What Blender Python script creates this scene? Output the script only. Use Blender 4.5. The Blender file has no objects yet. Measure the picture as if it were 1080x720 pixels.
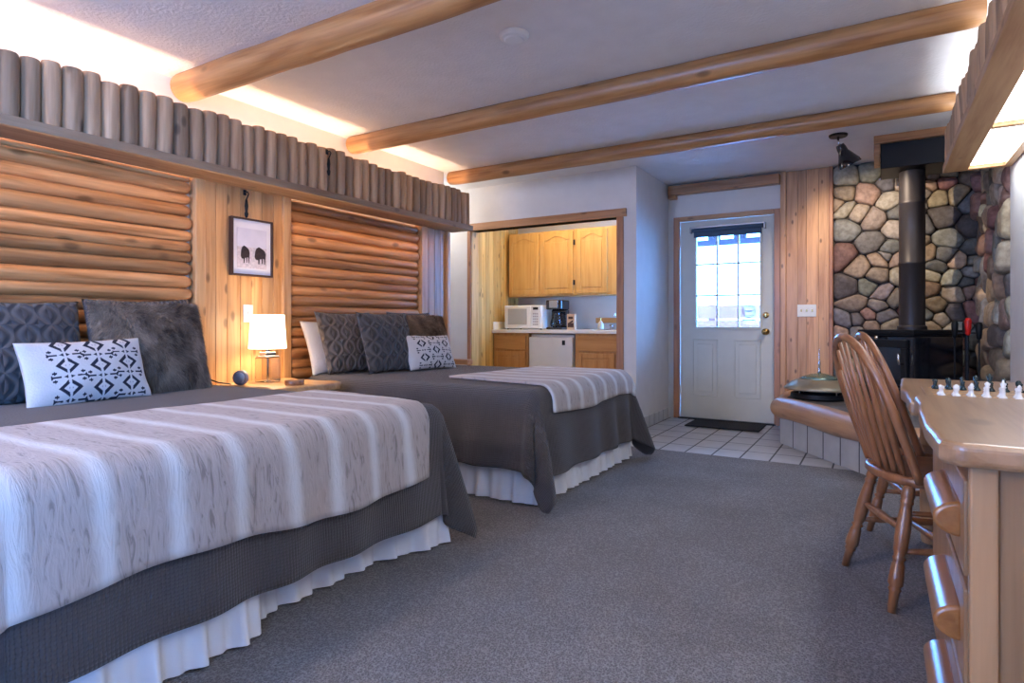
import bpy, bmesh, math, random
from mathutils import Vector, Matrix, noise
PI = math.pi
C = bpy.context.scene.collection
R = random.Random(7)

# ------------------------------------------------------------------ helpers
class MB:
    def __init__(s):
        s.v = []; s.f = []; s.t = []; s.uv = None
    def quad(s, *i, t=.5):
        s.f.append(tuple(i)); s.t.append(t)
    def box(s, x0, x1, y0, y1, z0, z1, t=.5):
        b = len(s.v)
        s.v += [(x0,y0,z0),(x1,y0,z0),(x1,y1,z0),(x0,y1,z0),(x0,y0,z1),(x1,y0,z1),(x1,y1,z1),(x0,y1,z1)]
        for q in ((3,2,1,0),(4,5,6,7),(0,1,5,4),(1,2,6,5),(2,3,7,6),(3,0,4,7)):
            s.f.append(tuple(b+i for i in q)); s.t.append(t)
        return s
    def path(s, pts, rad, n=12, t=.5, caps=True, sq=1.0):
        pts = [Vector(p) for p in pts]; m = len(pts); b = len(s.v)
        prev = None
        for i, p in enumerate(pts):
            d = (pts[min(i+1, m-1)] - pts[max(i-1, 0)]).normalized()
            if prev is None:
                a = Vector((0,0,1)) if abs(d.z) < .9 else Vector((1,0,0))
                u = d.cross(a).normalized()
            else:
                u = (prev - d*prev.dot(d)).normalized()
            prev = u; w = d.cross(u)
            r = rad[i] if isinstance(rad, (list, tuple)) else rad
            for k in range(n):
                an = 2*PI*k/n
                rr = r(k) if callable(r) else r
                s.v.append(tuple(p + (u*math.cos(an)*rr + w*math.sin(an)*rr*sq)))
        for i in range(m-1):
            for k in range(n):
                k2 = (k+1) % n
                s.quad(b+i*n+k, b+i*n+k2, b+(i+1)*n+k2, b+(i+1)*n+k, t=t)
        if caps:
            s.quad(*[b+k for k in range(n)][::-1], t=t)
            s.quad(*[b+(m-1)*n+k for k in range(n)], t=t)
        return s
    def log(s, p0, p1, r, n=14, seg=12, t=.5, seed=0, wob=.06, endr=.6, r1=None):
        p0 = Vector(p0); p1 = Vector(p1); r1 = r if r1 is None else r1
        L = (p1-p0).length; pts = []; rad = []
        ts = [0, min(.3*r/L,.1), min(.9*r/L,.2)] + [i/seg for i in range(1, seg)] + [1-min(.9*r/L,.2), 1-min(.3*r/L,.1), 1]
        ts = sorted(set(ts))
        for q in ts:
            e = min(q, 1-q)*L
            k = endr + (1-endr)*min(1, math.sqrt(e/(r*.9))) if r > 0 else 1
            rr = (r+(r1-r)*q)*(1 + wob*noise.noise(Vector((q*L*3, seed*7.3, 1.1))))*k
            off = Vector((noise.noise(Vector((q*L*1.5, seed*3.1, 5))), noise.noise(Vector((q*L*1.5, seed*3.1, 9))), noise.noise(Vector((q*L*1.5, seed, 19)))))*r*wob*1.2
            pts.append(p0.lerp(p1, q)+off); rad.append(rr)
        return s.path(pts, rad, n, t)
    def lathe(s, prof, c=(0,0,0), n=24, t=.5, axis='z', M=None):
        b = len(s.v); c = Vector(c)
        for r, z in prof:
            for k in range(n):
                a = 2*PI*k/n
                p = Vector((r*math.cos(a), r*math.sin(a), z))
                if axis == 'y': p = Vector((p.x, p.z, p.y))
                if axis == 'x': p = Vector((p.z, p.x, p.y))
                if M: p = M @ p
                s.v.append(tuple(p+c))
        for i in range(len(prof)-1):
            for k in range(n):
                k2 = (k+1) % n
                s.quad(b+i*n+k, b+i*n+k2, b+(i+1)*n+k2, b+(i+1)*n+k, t=t)
        s.quad(*[b+k for k in range(n)][::-1], t=t)
        m = len(prof)-1
        s.quad(*[b+m*n+k for k in range(n)], t=t)
        return s
    def prism(s, poly, z0, z1, axes='xyz', t=.5):
        """poly (a,b) extruded in third axis; axes tells where a,b,depth go"""
        b = len(s.v); n = len(poly)
        for z in (z0, z1):
            for a, q in poly:
                d = {axes[0]: a, axes[1]: q, axes[2]: z}
                s.v.append((d['x'], d['y'], d['z']))
        s.quad(*[b+k for k in range(n)][::-1], t=t); s.quad(*[b+n+k for k in range(n)], t=t)
        for k in range(n):
            k2 = (k+1) % n
            s.quad(b+k, b+k2, b+n+k2, b+n+k, t=t)
        return s
    def grid(s, fn, nu, nv, t=.5, close_v=False):
        b = len(s.v)
        for i in range(nu+1):
            for j in range(nv+1):
                s.v.append(tuple(fn(i/nu, j/nv)))
        for i in range(nu):
            for j in range(nv):
                s.quad(b+i*(nv+1)+j, b+(i+1)*(nv+1)+j, b+(i+1)*(nv+1)+j+1, b+i*(nv+1)+j+1, t=t)
        return s

def obj(name, mb, m, parent=None, bevel=0, smooth=False, angle=None, loc=None, M=None, segs=2, recalc=True):
    me = bpy.data.meshes.new(name)
    me.from_pydata(mb.v, [], mb.f)
    at = me.attributes.new('tint', 'FLOAT', 'FACE')
    at.data.foreach_set('value', mb.t)
    if mb.uv:
        ul = me.uv_layers.new(name='flat')
        for lp in me.loops:
            ul.data[lp.index].uv = mb.uv[lp.vertex_index]
    if recalc:
        bm = bmesh.new(); bm.from_mesh(me); bmesh.ops.recalc_face_normals(bm, faces=bm.faces); bm.to_mesh(me); bm.free()
    me.materials.append(m)
    if smooth or angle:
        me.polygons.foreach_set('use_smooth', [True]*len(me.polygons))
        if angle:
            try: me.set_sharp_from_angle(angle=math.radians(angle))
            except Exception: pass
    o = bpy.data.objects.new(name, me); C.objects.link(o)
    if parent: o.parent = parent
    if loc: o.location = loc
    if M: o.matrix_local = M
    if bevel:
        bv = o.modifiers.new('bevel', 'BEVEL'); bv.width = bevel; bv.segments = segs; bv.limit_method = 'ANGLE'; bv.angle_limit = math.radians(40)
    return o
def tag(o, label, cat, group=None, kind=None):
    o['label'] = label; o['category'] = cat
    if group: o['group'] = group
    if kind: o['kind'] = kind
    return o
def thing(name, label, cat, loc=(0,0,0), rz=0, group=None, kind=None):
    o = bpy.data.objects.new(name, None); C.objects.link(o); o.empty_display_size = .05
    o.location = loc; o.rotation_euler = (0,0,rz)
    return tag(o, label, cat, group, kind)
def dup(root, loc, rz=0, label=None, group=None):
    r = root.copy(); C.objects.link(r); r.location = loc; r.rotation_euler = (0,0,rz)
    if label: r['label'] = label
    if group: r['group'] = group
    for ch in list(root.children):
        c = ch.copy(); C.objects.link(c); c.parent = r
        for g in list(ch.children):
            d = g.copy(); C.objects.link(d); d.parent = c
    return r
def inv(o, *a):
    """mesh coords given in world, thing at loc with no rotation"""
    return Matrix.Translation(-o.location)

# ------------------------------------------------------------------ materials
def newmat(name):
    m = bpy.data.materials.new(name); m.use_nodes = True
    return m, m.node_tree, m.node_tree.nodes['Principled BSDF']
def N(nt, typ, **k):
    n = nt.nodes.new(typ)
    for a, b in k.items():
        if a in n.inputs.keys() if isinstance(a, str) else False: n.inputs[a].default_value = b
        else: setattr(n, a, b)
    return n
def ramp(nt, fac, stops):
    r = nt.nodes.new('ShaderNodeValToRGB'); e = r.color_ramp.elements
    while len(e) < len(stops): e.new(.5)
    for i, (p, c) in enumerate(stops):
        e[i].position = p; e[i].color = (*c, 1) if len(c) == 3 else c
    nt.links.new(fac, r.inputs[0]); return r
def math_(nt, op, a, b=None):
    n = nt.nodes.new('ShaderNodeMath'); n.operation = op
    for i, x in enumerate((a, b)):
        if x is None: continue
        if isinstance(x, (int, float)): n.inputs[i].default_value = x
        else: nt.links.new(x, n.inputs[i])
    return n.outputs[0]
def mixc(nt, fac, a, b, mode='MIX'):
    n = nt.nodes.new('ShaderNodeMix'); n.data_type = 'RGBA'; n.blend_type = mode
    for s, x in ((n.inputs[0], fac), (n.inputs[6], a), (n.inputs[7], b)):
        if isinstance(x, (int, float)): s.default_value = x
        elif isinstance(x, tuple): s.default_value = (*x, 1)
        else: nt.links.new(x, s)
    return n.outputs[2]
def bump(nt, b, h, strength=.3, dist=.01):
    n = nt.nodes.new('ShaderNodeBump'); n.inputs['Strength'].default_value = strength; n.inputs['Distance'].default_value = dist
    nt.links.new(h, n.inputs['Height']); nt.links.new(n.outputs[0], b.inputs['Normal'])
def plain(name, col, rough=.5, metal=0, nb=0, ns=60, spec=.5, var=0, vs=8, emit=None, es=0, coat=0, trans=0, dist=.005):
    m, nt, b = newmat(name)
    b.inputs['Base Color'].default_value = (*col, 1); b.inputs['Roughness'].default_value = rough; b.inputs['Metallic'].default_value = metal
    b.inputs['Specular IOR Level'].default_value = spec
    if coat: b.inputs['Coat Weight'].default_value = coat; b.inputs['Coat Roughness'].default_value = .15
    if trans: b.inputs['Transmission Weight'].default_value = trans
    tc = nt.nodes.new('ShaderNodeTexCoord')
    n = nt.nodes.new('ShaderNodeTexNoise'); n.inputs['Scale'].default_value = vs; n.inputs['Detail'].default_value = 4
    nt.links.new(tc.outputs['Object'], n.inputs['Vector'])
    v = max(var, .03)
    r = ramp(nt, n.outputs[0], [(.3, tuple(c*(1-v) for c in col)), (.7, tuple(min(1, c*(1+v)) for c in col))])
    nt.links.new(r.outputs[0], b.inputs['Base Color'])
    if nb:
        n2 = nt.nodes.new('ShaderNodeTexNoise'); n2.inputs['Scale'].default_value = ns; n2.inputs['Detail'].default_value = 3
        nt.links.new(tc.outputs['Object'], n2.inputs['Vector']); bump(nt, b, n2.outputs[0], nb, dist)
    if emit:
        b.inputs['Emission Color'].default_value = (*emit, 1); b.inputs['Emission Strength'].default_value = es
    return m
def wood(name, dark, light, axis='z', rough=.42, scale=1.0, knots=.6, coat=.25, tintamt=.35, knotcol=None, kscale=1.0):
    m, nt, b = newmat(name); L = nt.links
    tc = nt.nodes.new('ShaderNodeTexCoord'); oi = nt.nodes.new('ShaderNodeObjectInfo')
    at = nt.nodes.new('ShaderNodeAttribute'); at.attribute_name = 'tint'
    off = nt.nodes.new('ShaderNodeVectorMath'); off.operation = 'ADD'
    comb = nt.nodes.new('ShaderNodeCombineXYZ')
    rr = math_(nt, 'ADD', math_(nt, 'MULTIPLY', oi.outputs['Random'], 31.0), math_(nt, 'MULTIPLY', at.outputs['Fac'], 57.0))
    for i in range(3): L.new(rr, comb.inputs[i])
    L.new(tc.outputs['Object'], off.inputs[0]); L.new(comb.outputs[0], off.inputs[1])
    mp = nt.nodes.new('ShaderNodeMapping'); L.new(off.outputs[0], mp.inputs['Vector'])
    sc = [14*scale]*3; sc['xyz'.index(axis)] = 1.1*scale; mp.inputs['Scale'].default_value = sc
    n1 = nt.nodes.new('ShaderNodeTexNoise'); n1.inputs['Scale'].default_value = 1.6; n1.inputs['Detail'].default_value = 6; n1.inputs['Distortion'].default_value = .6
    L.new(mp.outputs[0], n1.inputs['Vector'])
    mp2 = nt.nodes.new('ShaderNodeMapping'); L.new(off.outputs[0], mp2.inputs['Vector'])
    sc = [90*scale]*3; sc['xyz'.index(axis)] = 3*scale; mp2.inputs['Scale'].default_value = sc
    n2 = nt.nodes.new('ShaderNodeTexNoise'); n2.inputs['Scale'].default_value = 1; n2.inputs['Detail'].default_value = 3
    L.new(mp2.outputs[0], n2.inputs['Vector'])
    f = math_(nt, 'ADD', math_(nt, 'MULTIPLY', n1.outputs[0], .75), math_(nt, 'MULTIPLY', n2.outputs[0], .25))
    mid = tuple((a*.45+c*.55) for a, c in zip(dark, light))
    r = ramp(nt, f, [(.34, dark), (.47, mid), (.60, light)])
    col = r.outputs[0]
    # knots
    mp3 = nt.nodes.new('ShaderNodeMapping'); L.new(off.outputs[0], mp3.inputs['Vector'])
    sc = [9*kscale]*3; sc['xyz'.index(axis)] = 4.2*kscale; mp3.inputs['Scale'].default_value = sc
    vo = nt.nodes.new('ShaderNodeTexVoronoi'); vo.inputs['Scale'].default_value = 1; vo.inputs['Randomness'].default_value = 1
    L.new(mp3.outputs[0], vo.inputs['Vector'])
    kr = ramp(nt, vo.outputs['Distance'], [(.0, (1,1,1)), (.09, (.85,.85,.85)), (.17, (0,0,0))])
    kc = knotcol or tuple(x*.28 for x in dark)
    kf = math_(nt, 'MULTIPLY', kr.outputs[0], knots)
    col = mixc(nt, kf, col, kc)
    # per-plank tint
    tv = math_(nt, 'ADD', math_(nt, 'MULTIPLY', math_(nt, 'SUBTRACT', at.outputs['Fac'], .5), tintamt*2), .90)
    hs = nt.nodes.new('ShaderNodeHueSaturation'); hs.inputs['Saturation'].default_value = 1.08; hs.inputs['Hue'].default_value = .4935; L.new(tv, hs.inputs['Value']); L.new(col, hs.inputs['Color'])
    L.new(hs.outputs[0], b.inputs['Base Color'])
    b.inputs['Roughness'].default_value = rough
    b.inputs['Coat Weight'].default_value = coat; b.inputs['Coat Roughness'].default_value = .25
    bump(nt, b, f, .25, .004)
    return m

M = {}
M['log'] = wood('peeled log honey', (.42,.18,.065), (.74,.40,.175), 'y', knots=.7, kscale=.8)
M['log_x'] = wood('peeled log beam', (.36,.17,.065), (.60,.34,.15), 'x', knots=.7, kscale=.8, rough=.4)
M['log_z'] = wood('peeled log picket', (.38,.235,.13), (.58,.40,.24), 'z', knots=.7, rough=.6, coat=.0)
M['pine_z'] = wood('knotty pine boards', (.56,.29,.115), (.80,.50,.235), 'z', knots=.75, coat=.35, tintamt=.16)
M['pine_y'] = wood('pine board along wall', (.56,.29,.115), (.80,.50,.24), 'y', knots=.6)
M['pine_x'] = wood('pine trim along x', (.34,.17,.075), (.52,.29,.14), 'x', knots=.7)
M['cedar_z'] = wood('cedar boards', (.46,.24,.11), (.74,.45,.23), 'z', knots=.9, tintamt=.14, kscale=1.5)
M['trim_z'] = wood('cedar trim', (.32,.15,.075), (.50,.26,.135), 'z', knots=.6)
M['kit_z'] = wood('kitchen pine', (.60,.38,.12), (.82,.58,.22), 'z', knots=.8, tintamt=.25)
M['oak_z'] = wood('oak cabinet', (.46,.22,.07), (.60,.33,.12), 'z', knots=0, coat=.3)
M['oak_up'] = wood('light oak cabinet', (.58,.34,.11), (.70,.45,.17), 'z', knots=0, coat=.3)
M['oak_x'] = wood('oak rail', (.46,.22,.07), (.60,.33,.12), 'x', knots=0, coat=.3)
M['slab'] = wood('live edge slab', (.32,.185,.095), (.48,.30,.17), 'y', knots=.5, coat=.6, rough=.3, kscale=.6)
M['slab_n'] = wood('nightstand slab', (.55,.32,.14), (.75,.50,.26), 'x', knots=.3, coat=.4)
M['drawer'] = wood('drawer log pull', (.28,.12,.04), (.46,.22,.085), 'y', knots=.4, coat=.8, rough=.3)
M['panel'] = wood('dresser panel', (.27,.155,.075), (.43,.265,.14), 'z', knots=.15, coat=.2, scale=.7)
M['chair'] = wood('oak windsor chair', (.25,.105,.045), (.39,.19,.09), 'z', knots=0, coat=.5, rough=.35)
M['hearthlog'] = wood('hearth log', (.46,.25,.13), (.64,.39,.22), 'x', knots=.5, kscale=.7)
M['ledge'] = wood('ledge board toned as unlit', (.30,.19,.11), (.46,.32,.20), 'y', knots=.5, coat=0, rough=.6)  # darker greyish tone paints in that the warm light misses this ledge
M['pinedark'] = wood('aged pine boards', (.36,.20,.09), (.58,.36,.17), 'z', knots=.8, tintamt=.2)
M['boxwood'] = wood('light box board', (.42,.24,.11), (.58,.37,.19), 'y', knots=.5, coat=0, rough=.6)
M['coaster'] = wood('coaster wood', (.18,.08,.035), (.36,.19,.09), 'x', knots=0)
M['white_wall'] = plain('painted wall', (.70,.68,.66), .85, nb=.15, ns=90)
M['ceiling'] = plain('textured ceiling', (.80,.79,.79), .9, nb=.5, ns=55, dist=.008)
M['cream_door'] = plain('cream door paint', (.58,.58,.52), .4)
M['white'] = plain('white plastic', (.78,.78,.76), .35)
M['fridge'] = plain('fridge enamel', (.62,.62,.62), .35)
M['worktop'] = plain('white laminate', (.82,.81,.78), .3)
M['splash'] = plain('kitchen wall paint', (.55,.53,.50), .7)
M['black'] = plain('black iron', (.008,.009,.012), .45, spec=.25)
M['blackgloss'] = plain('black enamel', (.008,.009,.014), .12, spec=.6, coat=.5)
M['pipe'] = plain('stove pipe black steel', (.035,.03,.032), .42, metal=.4)
M['rubber'] = plain('mat black', (.012,.013,.016), .95, nb=.8, ns=200)
M['red'] = plain('red brush handle', (.55,.012,.01), .35)
M['brass'] = plain('brass', (.55,.38,.15), .25, metal=1)
M['chrome'] = plain('chrome', (.7,.7,.72), .12, metal=1)
M['grey_metal'] = plain('grey metal', (.35,.35,.37), .35, metal=.6)
M['chess_white'] = plain('white chess piece', (.85,.85,.83), .25)
M['chess_dark'] = plain('dark chess piece', (.012,.03,.035), .25)
M['mattress'] = plain('white mattress cotton', (.80,.79,.78), .9, nb=.1)
M['skirt'] = plain('white bed skirt cotton', (.78,.78,.80), .9, nb=.15, ns=200)
M['slate'] = plain('hearth flagstone', (.16,.145,.14), .7, nb=1, ns=14, var=.35, vs=7, dist=.03)
M['mortar'] = plain('dark mortar', (.07,.06,.055), .95, nb=.6, ns=40)
M['patina'] = plain('green patina metal', (.30,.42,.36), .25, metal=.7, var=.15)
M['tan_metal'] = plain('tan brushed metal', (.42,.36,.25), .4, metal=.5, var=.2)
M['cream_glass'] = plain('milk', (.45,.42,.36), .3)
M['print'] = plain('print paper', (.86,.84,.85), .5)
M['printgrass'] = plain('print meadow', (.70,.62,.62), .6, var=.2, vs=60)
M['printsky'] = plain('print hills', (.76,.73,.78), .6, var=.06, vs=12)
M['bison'] = plain('print bison brown', (.035,.02,.018), .6, var=.5, vs=70)
M['frame'] = plain('dark walnut frame', (.05,.022,.014), .4)
M['fence'] = plain('pink brown fence boards', (.42,.13,.09), .8, var=.1)
M['porch'] = plain('porch wood', (.09,.06,.08), .8)
M['snow'] = plain('snow covered ground', (.85,.88,.9), .9)
M['blind'] = plain('dark blue roller blind', (.05,.09,.15), .7)
M['brownbox'] = plain('brown paper packet', (.50,.34,.22), .7)
M['brownprint'] = plain('dark brown print', (.05,.02,.015), .6)
M['grey_plastic'] = plain('grey plastic', (.17,.17,.2), .4)
M['steel'] = plain('sink steel', (.5,.5,.5), .25, metal=1)
def emis(name, col, s):
    m, nt, b = newmat(name)
    b.inputs['Base Color'].default_value = (.8,.8,.8,1); b.inputs['Emission Color'].default_value = (*col, 1); b.inputs['Emission Strength'].default_value = s
    tc = nt.nodes.new('ShaderNodeTexCoord'); n = nt.nodes.new('ShaderNodeTexNoise'); n.inputs['Scale'].default_value = 3
    nt.links.new(tc.outputs['Object'], n.inputs['Vector'])
    r = ramp(nt, n.outputs[0], [(0, tuple(c*.93 for c in col)), (1, col)]); nt.links.new(r.outputs[0], b.inputs['Emission Color'])
    return m
M['shade'] = emis('lit lamp shade', (1,.80,.55), 3.2)
M['diffuser'] = emis('lit diffuser', (.93,.96,1), 2.6)
M['strip'] = emis('warm light strip', (1,.62,.32), 6)
def glassmat(name, tint=(.97,.98,1), k=.08):
    m = bpy.data.materials.new(name); m.use_nodes = True; nt = m.node_tree; nt.nodes.clear()
    o = nt.nodes.new('ShaderNodeOutputMaterial'); mx = nt.nodes.new('ShaderNodeMixShader')
    tr = nt.nodes.new('ShaderNodeBsdfTransparent'); tr.inputs[0].default_value = (*tint, 1)
    gl = nt.nodes.new('ShaderNodeBsdfGlossy'); gl.inputs['Roughness'].default_value = .02
    fr = nt.nodes.new('ShaderNodeFresnel'); fr.inputs[0].default_value = 1.45
    nt.links.new(fr.outputs[0], mx.inputs[0]); nt.links.new(tr.outputs[0], mx.inputs[1]); nt.links.new(gl.outputs[0], mx.inputs[2]); nt.links.new(mx.outputs[0], o.inputs[0])
    return m
M['glass'] = glassmat('window glass')
M['clear'] = glassmat('lamp base glass', (.86,.84,.80))

def carpet():
    m, nt, b = newmat('grey brown cut pile carpet'); L = nt.links
    tc = nt.nodes.new('ShaderNodeTexCoord')
    a = N(nt, 'ShaderNodeTexNoise'); a.inputs['Scale'].default_value = 210; a.inputs['Detail'].default_value = 2
    c = N(nt, 'ShaderNodeTexNoise'); c.inputs['Scale'].default_value = 2.2; c.inputs['Detail'].default_value = 3
    v = N(nt, 'ShaderNodeTexVoronoi'); v.inputs['Scale'].default_value = 120
    for n in (a, c, v): L.new(tc.outputs['Object'], n.inputs['Vector'])
    f = math_(nt, 'ADD', math_(nt, 'MULTIPLY', a.outputs[0], .7), math_(nt, 'MULTIPLY', v.outputs['Distance'], .35))
    r = ramp(nt, f, [(.38, (.13,.118,.115)), (.52, (.21,.19,.185)), (.66, (.32,.295,.285))])
    r2 = ramp(nt, c.outputs[0], [(.35, (.82,.80,.78)), (.65, (1,1,1))])
    L.new(mixc(nt, 1, r.outputs[0], r2.outputs[0], 'MULTIPLY'), b.inputs['Base Color'])
    b.inputs['Roughness'].default_value = 1; b.inputs['Specular IOR Level'].default_value = .1
    b.inputs['Sheen Weight'].default_value = .15
    bump(nt, b, f, 1, .012)
    return m
M['carpet'] = carpet()
def tiles(name, sx, sy, sz, col, mcol, offx=0, offy=0, offz=0, uvmap=False):
    """square tiles with dark grout from fract maths on object coordinates; s=0 disables an axis"""
    m, nt, b = newmat(name); L = nt.links
    tc = nt.nodes.new('ShaderNodeTexCoord'); sp = nt.nodes.new('ShaderNodeSeparateXYZ'); L.new(tc.outputs['Object'], sp.inputs[0])
    mn = None
    for i, (s_, o_) in enumerate(((sx, offx), (sy, offy), (sz, offz))):
        if not s_: continue
        q = math_(nt, 'FRACT', math_(nt, 'DIVIDE', math_(nt, 'ADD', sp.outputs[i], 20*s_-o_), s_))
        d = math_(nt, 'MULTIPLY', math_(nt, 'MINIMUM', q, math_(nt, 'SUBTRACT', 1.0, q)), s_)
        mn = d if mn is None else math_(nt, 'MINIMUM', mn, d)
    g = ramp(nt, mn, [(.0035, (0,0,0)), (.0055, (1,1,1))])
    n = nt.nodes.new('ShaderNodeTexNoise'); n.inputs['Scale'].default_value = 9; L.new(tc.outputs['Object'], n.inputs['Vector'])
    tcx = ramp(nt, n.outputs[0], [(.3, tuple(x*.85 for x in col)), (.7, col)])
    L.new(mixc(nt, g.outputs[0], mcol, tcx.outputs[0]), b.inputs['Base Color'])
    rg = ramp(nt, g.outputs[0], [(0, (.9,.9,.9)), (1, (.28,.28,.28))]); L.new(rg.outputs[0], b.inputs['Roughness'])
    bump(nt, b, g.outputs[0], .5, .003)
    return m
M['tile'] = tiles('white floor tile', .2, .29, 0, (.52,.49,.46), (.05,.045,.045), offx=-.876, offy=4.64)
M['tilebase'] = tiles('tile skirting', 0, .145, 0, (.60,.60,.60), (.22,.22,.22))
M['risertile'] = tiles('hearth riser tile', .2, 0, 0, (.50,.49,.47), (.04,.035,.035))

def fabric(name, c1, c2, kind, rough=.9, sheen=.2, bs=.6):
    m, nt, b = newmat(name); L = nt.links
    uv = nt.nodes.new('ShaderNodeUVMap'); uv.uv_map = 'flat'
    sp = nt.nodes.new('ShaderNodeSeparateXYZ'); L.new(uv.outputs[0], sp.inputs[0])
    n = nt.nodes.new('ShaderNodeTexNoise'); n.inputs['Detail'].default_value = 5; L.new(uv.outputs[0], n.inputs['Vector'])
    b.inputs['Roughness'].default_value = rough; b.inputs['Sheen Weight'].default_value = sheen; b.inputs['Specular IOR Level'].default_value = .2
    if kind == 'quilt':
        n.inputs['Scale'].default_value = 35
        wob = math_(nt, 'MULTIPLY', n.outputs[0], .006)
        a = math_(nt, 'SINE', math_(nt, 'MULTIPLY', math_(nt, 'ADD', sp.outputs[1], wob), 2*PI/.021))
        q = math_(nt, 'SINE', math_(nt, 'MULTIPLY', math_(nt, 'ADD', sp.outputs[0], wob), 2*PI/.021))
        rid = math_(nt, 'ADD', math_(nt, 'ABSOLUTE', a), math_(nt, 'MULTIPLY', math_(nt, 'ABSOLUTE', q), .45))
        r = ramp(nt, rid, [(.0, c1), (.8, c2)])
        L.new(r.outputs[0], b.inputs['Base Color']); bump(nt, b, rid, bs, .006)
    elif kind == 'cable':
        n.inputs['Scale'].default_value = 6
        w1 = math_(nt, 'SINE', math_(nt, 'ADD', math_(nt, 'MULTIPLY', sp.outputs[0], 2*PI/.10), math_(nt, 'MULTIPLY', math_(nt, 'SINE', math_(nt, 'MULTIPLY', sp.outputs[1], 2*PI/.22)), 2.4)))
        w2 = math_(nt, 'SINE', math_(nt, 'SUBTRACT', math_(nt, 'MULTIPLY', sp.outputs[0], 2*PI/.10), math_(nt, 'MULTIPLY', math_(nt, 'SINE', math_(nt, 'MULTIPLY', sp.outputs[1], 2*PI/.22)), 2.4)))
        rid = math_(nt, 'POWER', math_(nt, 'ABSOLUTE', math_(nt, 'MAXIMUM', w1, w2)), 2.0)
        r = ramp(nt, rid, [(.0, c1), (1, c2)])
        L.new(r.outputs[0], b.inputs['Base Color']); bump(nt, b, rid, 1, .012)
    elif kind == 'ribs':
        a = math_(nt, 'ABSOLUTE', math_(nt, 'SINE', math_(nt, 'MULTIPLY', sp.outputs[0], 2*PI/.05)))
        r = ramp(nt, a, [(.0, c1), (1, c2)]); L.new(r.outputs[0], b.inputs['Base Color']); bump(nt, b, a, 1, .01)
    elif kind == 'fur':
        mp = nt.nodes.new('ShaderNodeMapping'); mp.inputs['Scale'].default_value = (5, 3.5, 1); L.new(uv.outputs[0], mp.inputs[0])
        n.inputs['Scale'].default_value = 1.6; n.inputs['Distortion'].default_value = .8; L.new(mp.outputs[0], n.inputs['Vector'])
        mp2 = nt.nodes.new('ShaderNodeMapping'); mp2.inputs['Scale'].default_value = (200, 45, 1); L.new(uv.outputs[0], mp2.inputs[0])
        n2 = nt.nodes.new('ShaderNodeTexNoise'); n2.inputs['Scale'].default_value = 1; n2.inputs['Detail'].default_value = 4; n2.inputs['Distortion'].default_value = 1.5; L.new(mp2.outputs[0], n2.inputs['Vector'])
        f = math_(nt, 'ADD', math_(nt, 'MULTIPLY', n.outputs[0], .75), math_(nt, 'MULTIPLY', n2.outputs[0], .45))
        r = ramp(nt, f, [(.46, c1), (.60, tuple((x+y)/2 for x, y in zip(c1, c2))), (.74, c2)])
        L.new(r.outputs[0], b.inputs['Base Color']); bump(nt, b, n2.outputs[0], 1, .02)
    elif kind == 'throw':
        # stripes along v (second coordinate), pale bands every 0.135 m, mottled fur between
        mp2 = nt.nodes.new('ShaderNodeMapping'); mp2.inputs['Scale'].default_value = (9, 45, 1); L.new(uv.outputs[0], mp2.inputs[0])
        n2 = nt.nodes.new('ShaderNodeTexNoise'); n2.inputs['Scale'].default_value = 1; n2.inputs['Detail'].default_value = 5; n2.inputs['Distortion'].default_value = 2.2; L.new(mp2.outputs[0], n2.inputs['Vector'])
        n.inputs['Scale'].default_value = 14
        q = math_(nt, 'FRACT', math_(nt, 'DIVIDE', math_(nt, 'ADD', math_(nt, 'ADD', sp.outputs[1], math_(nt, 'MULTIPLY', n.outputs[0], .018)), 5.068), .185))
        d = math_(nt, 'ABSOLUTE', math_(nt, 'SUBTRACT', q, .5))
        st = ramp(nt, d, [(.04, (1,1,1)), (.20, (0,0,0))])
        fr = ramp(nt, n2.outputs[0], [(.34, tuple(x*.66 for x in c1)), (.41, c1), (.62, tuple(x*1.12 for x in c1))])
        L.new(mixc(nt, st.outputs[0], fr.outputs[0], c2), b.inputs['Base Color'])
        bump(nt, b, math_(nt, 'ADD', n2.outputs[0], math_(nt, 'MULTIPLY', st.outputs[0], .3)), .45, .010)
    return m
M['quilt'] = fabric('taupe ribbed quilt', (.038,.034,.036), (.092,.081,.081), 'quilt')
M['throw'] = fabric('striped faux fur throw', (.43,.37,.34), (.66,.65,.64), 'throw', sheen=.15)
M['sham'] = fabric('grey cable sham', (.05,.047,.05), (.085,.08,.08), 'cable')
M['shamlight'] = fabric('taupe cable sham', (.085,.072,.067), (.135,.115,.105), 'cable')
M['shamrib'] = fabric('grey ribbed sham', (.05,.042,.042), (.13,.11,.11), 'ribs')
M['fur'] = fabric('brown grey faux fur', (.06,.038,.026), (.44,.33,.24), 'fur', sheen=.1)
def colattr(name, rough=.9, nb=.3, ns=120):
    m, nt, b = newmat(name); L = nt.links
    a = nt.nodes.new('ShaderNodeAttribute'); a.attribute_name = 'paint'
    L.new(a.outputs['Color'], b.inputs['Base Color']); b.inputs['Roughness'].default_value = rough; b.inputs['Specular IOR Level'].default_value = .25
    tc = nt.nodes.new('ShaderNodeTexCoord'); n = nt.nodes.new('ShaderNodeTexNoise'); n.inputs['Scale'].default_value = ns; n.inputs['Detail'].default_value = 5
    L.new(tc.outputs['Object'], n.inputs['Vector']); bump(nt, b, n.outputs[0], nb, .01)
    return m, nt, b, n
M['aztec'] = colattr('white woven cotton with navy pattern')[0]
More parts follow.
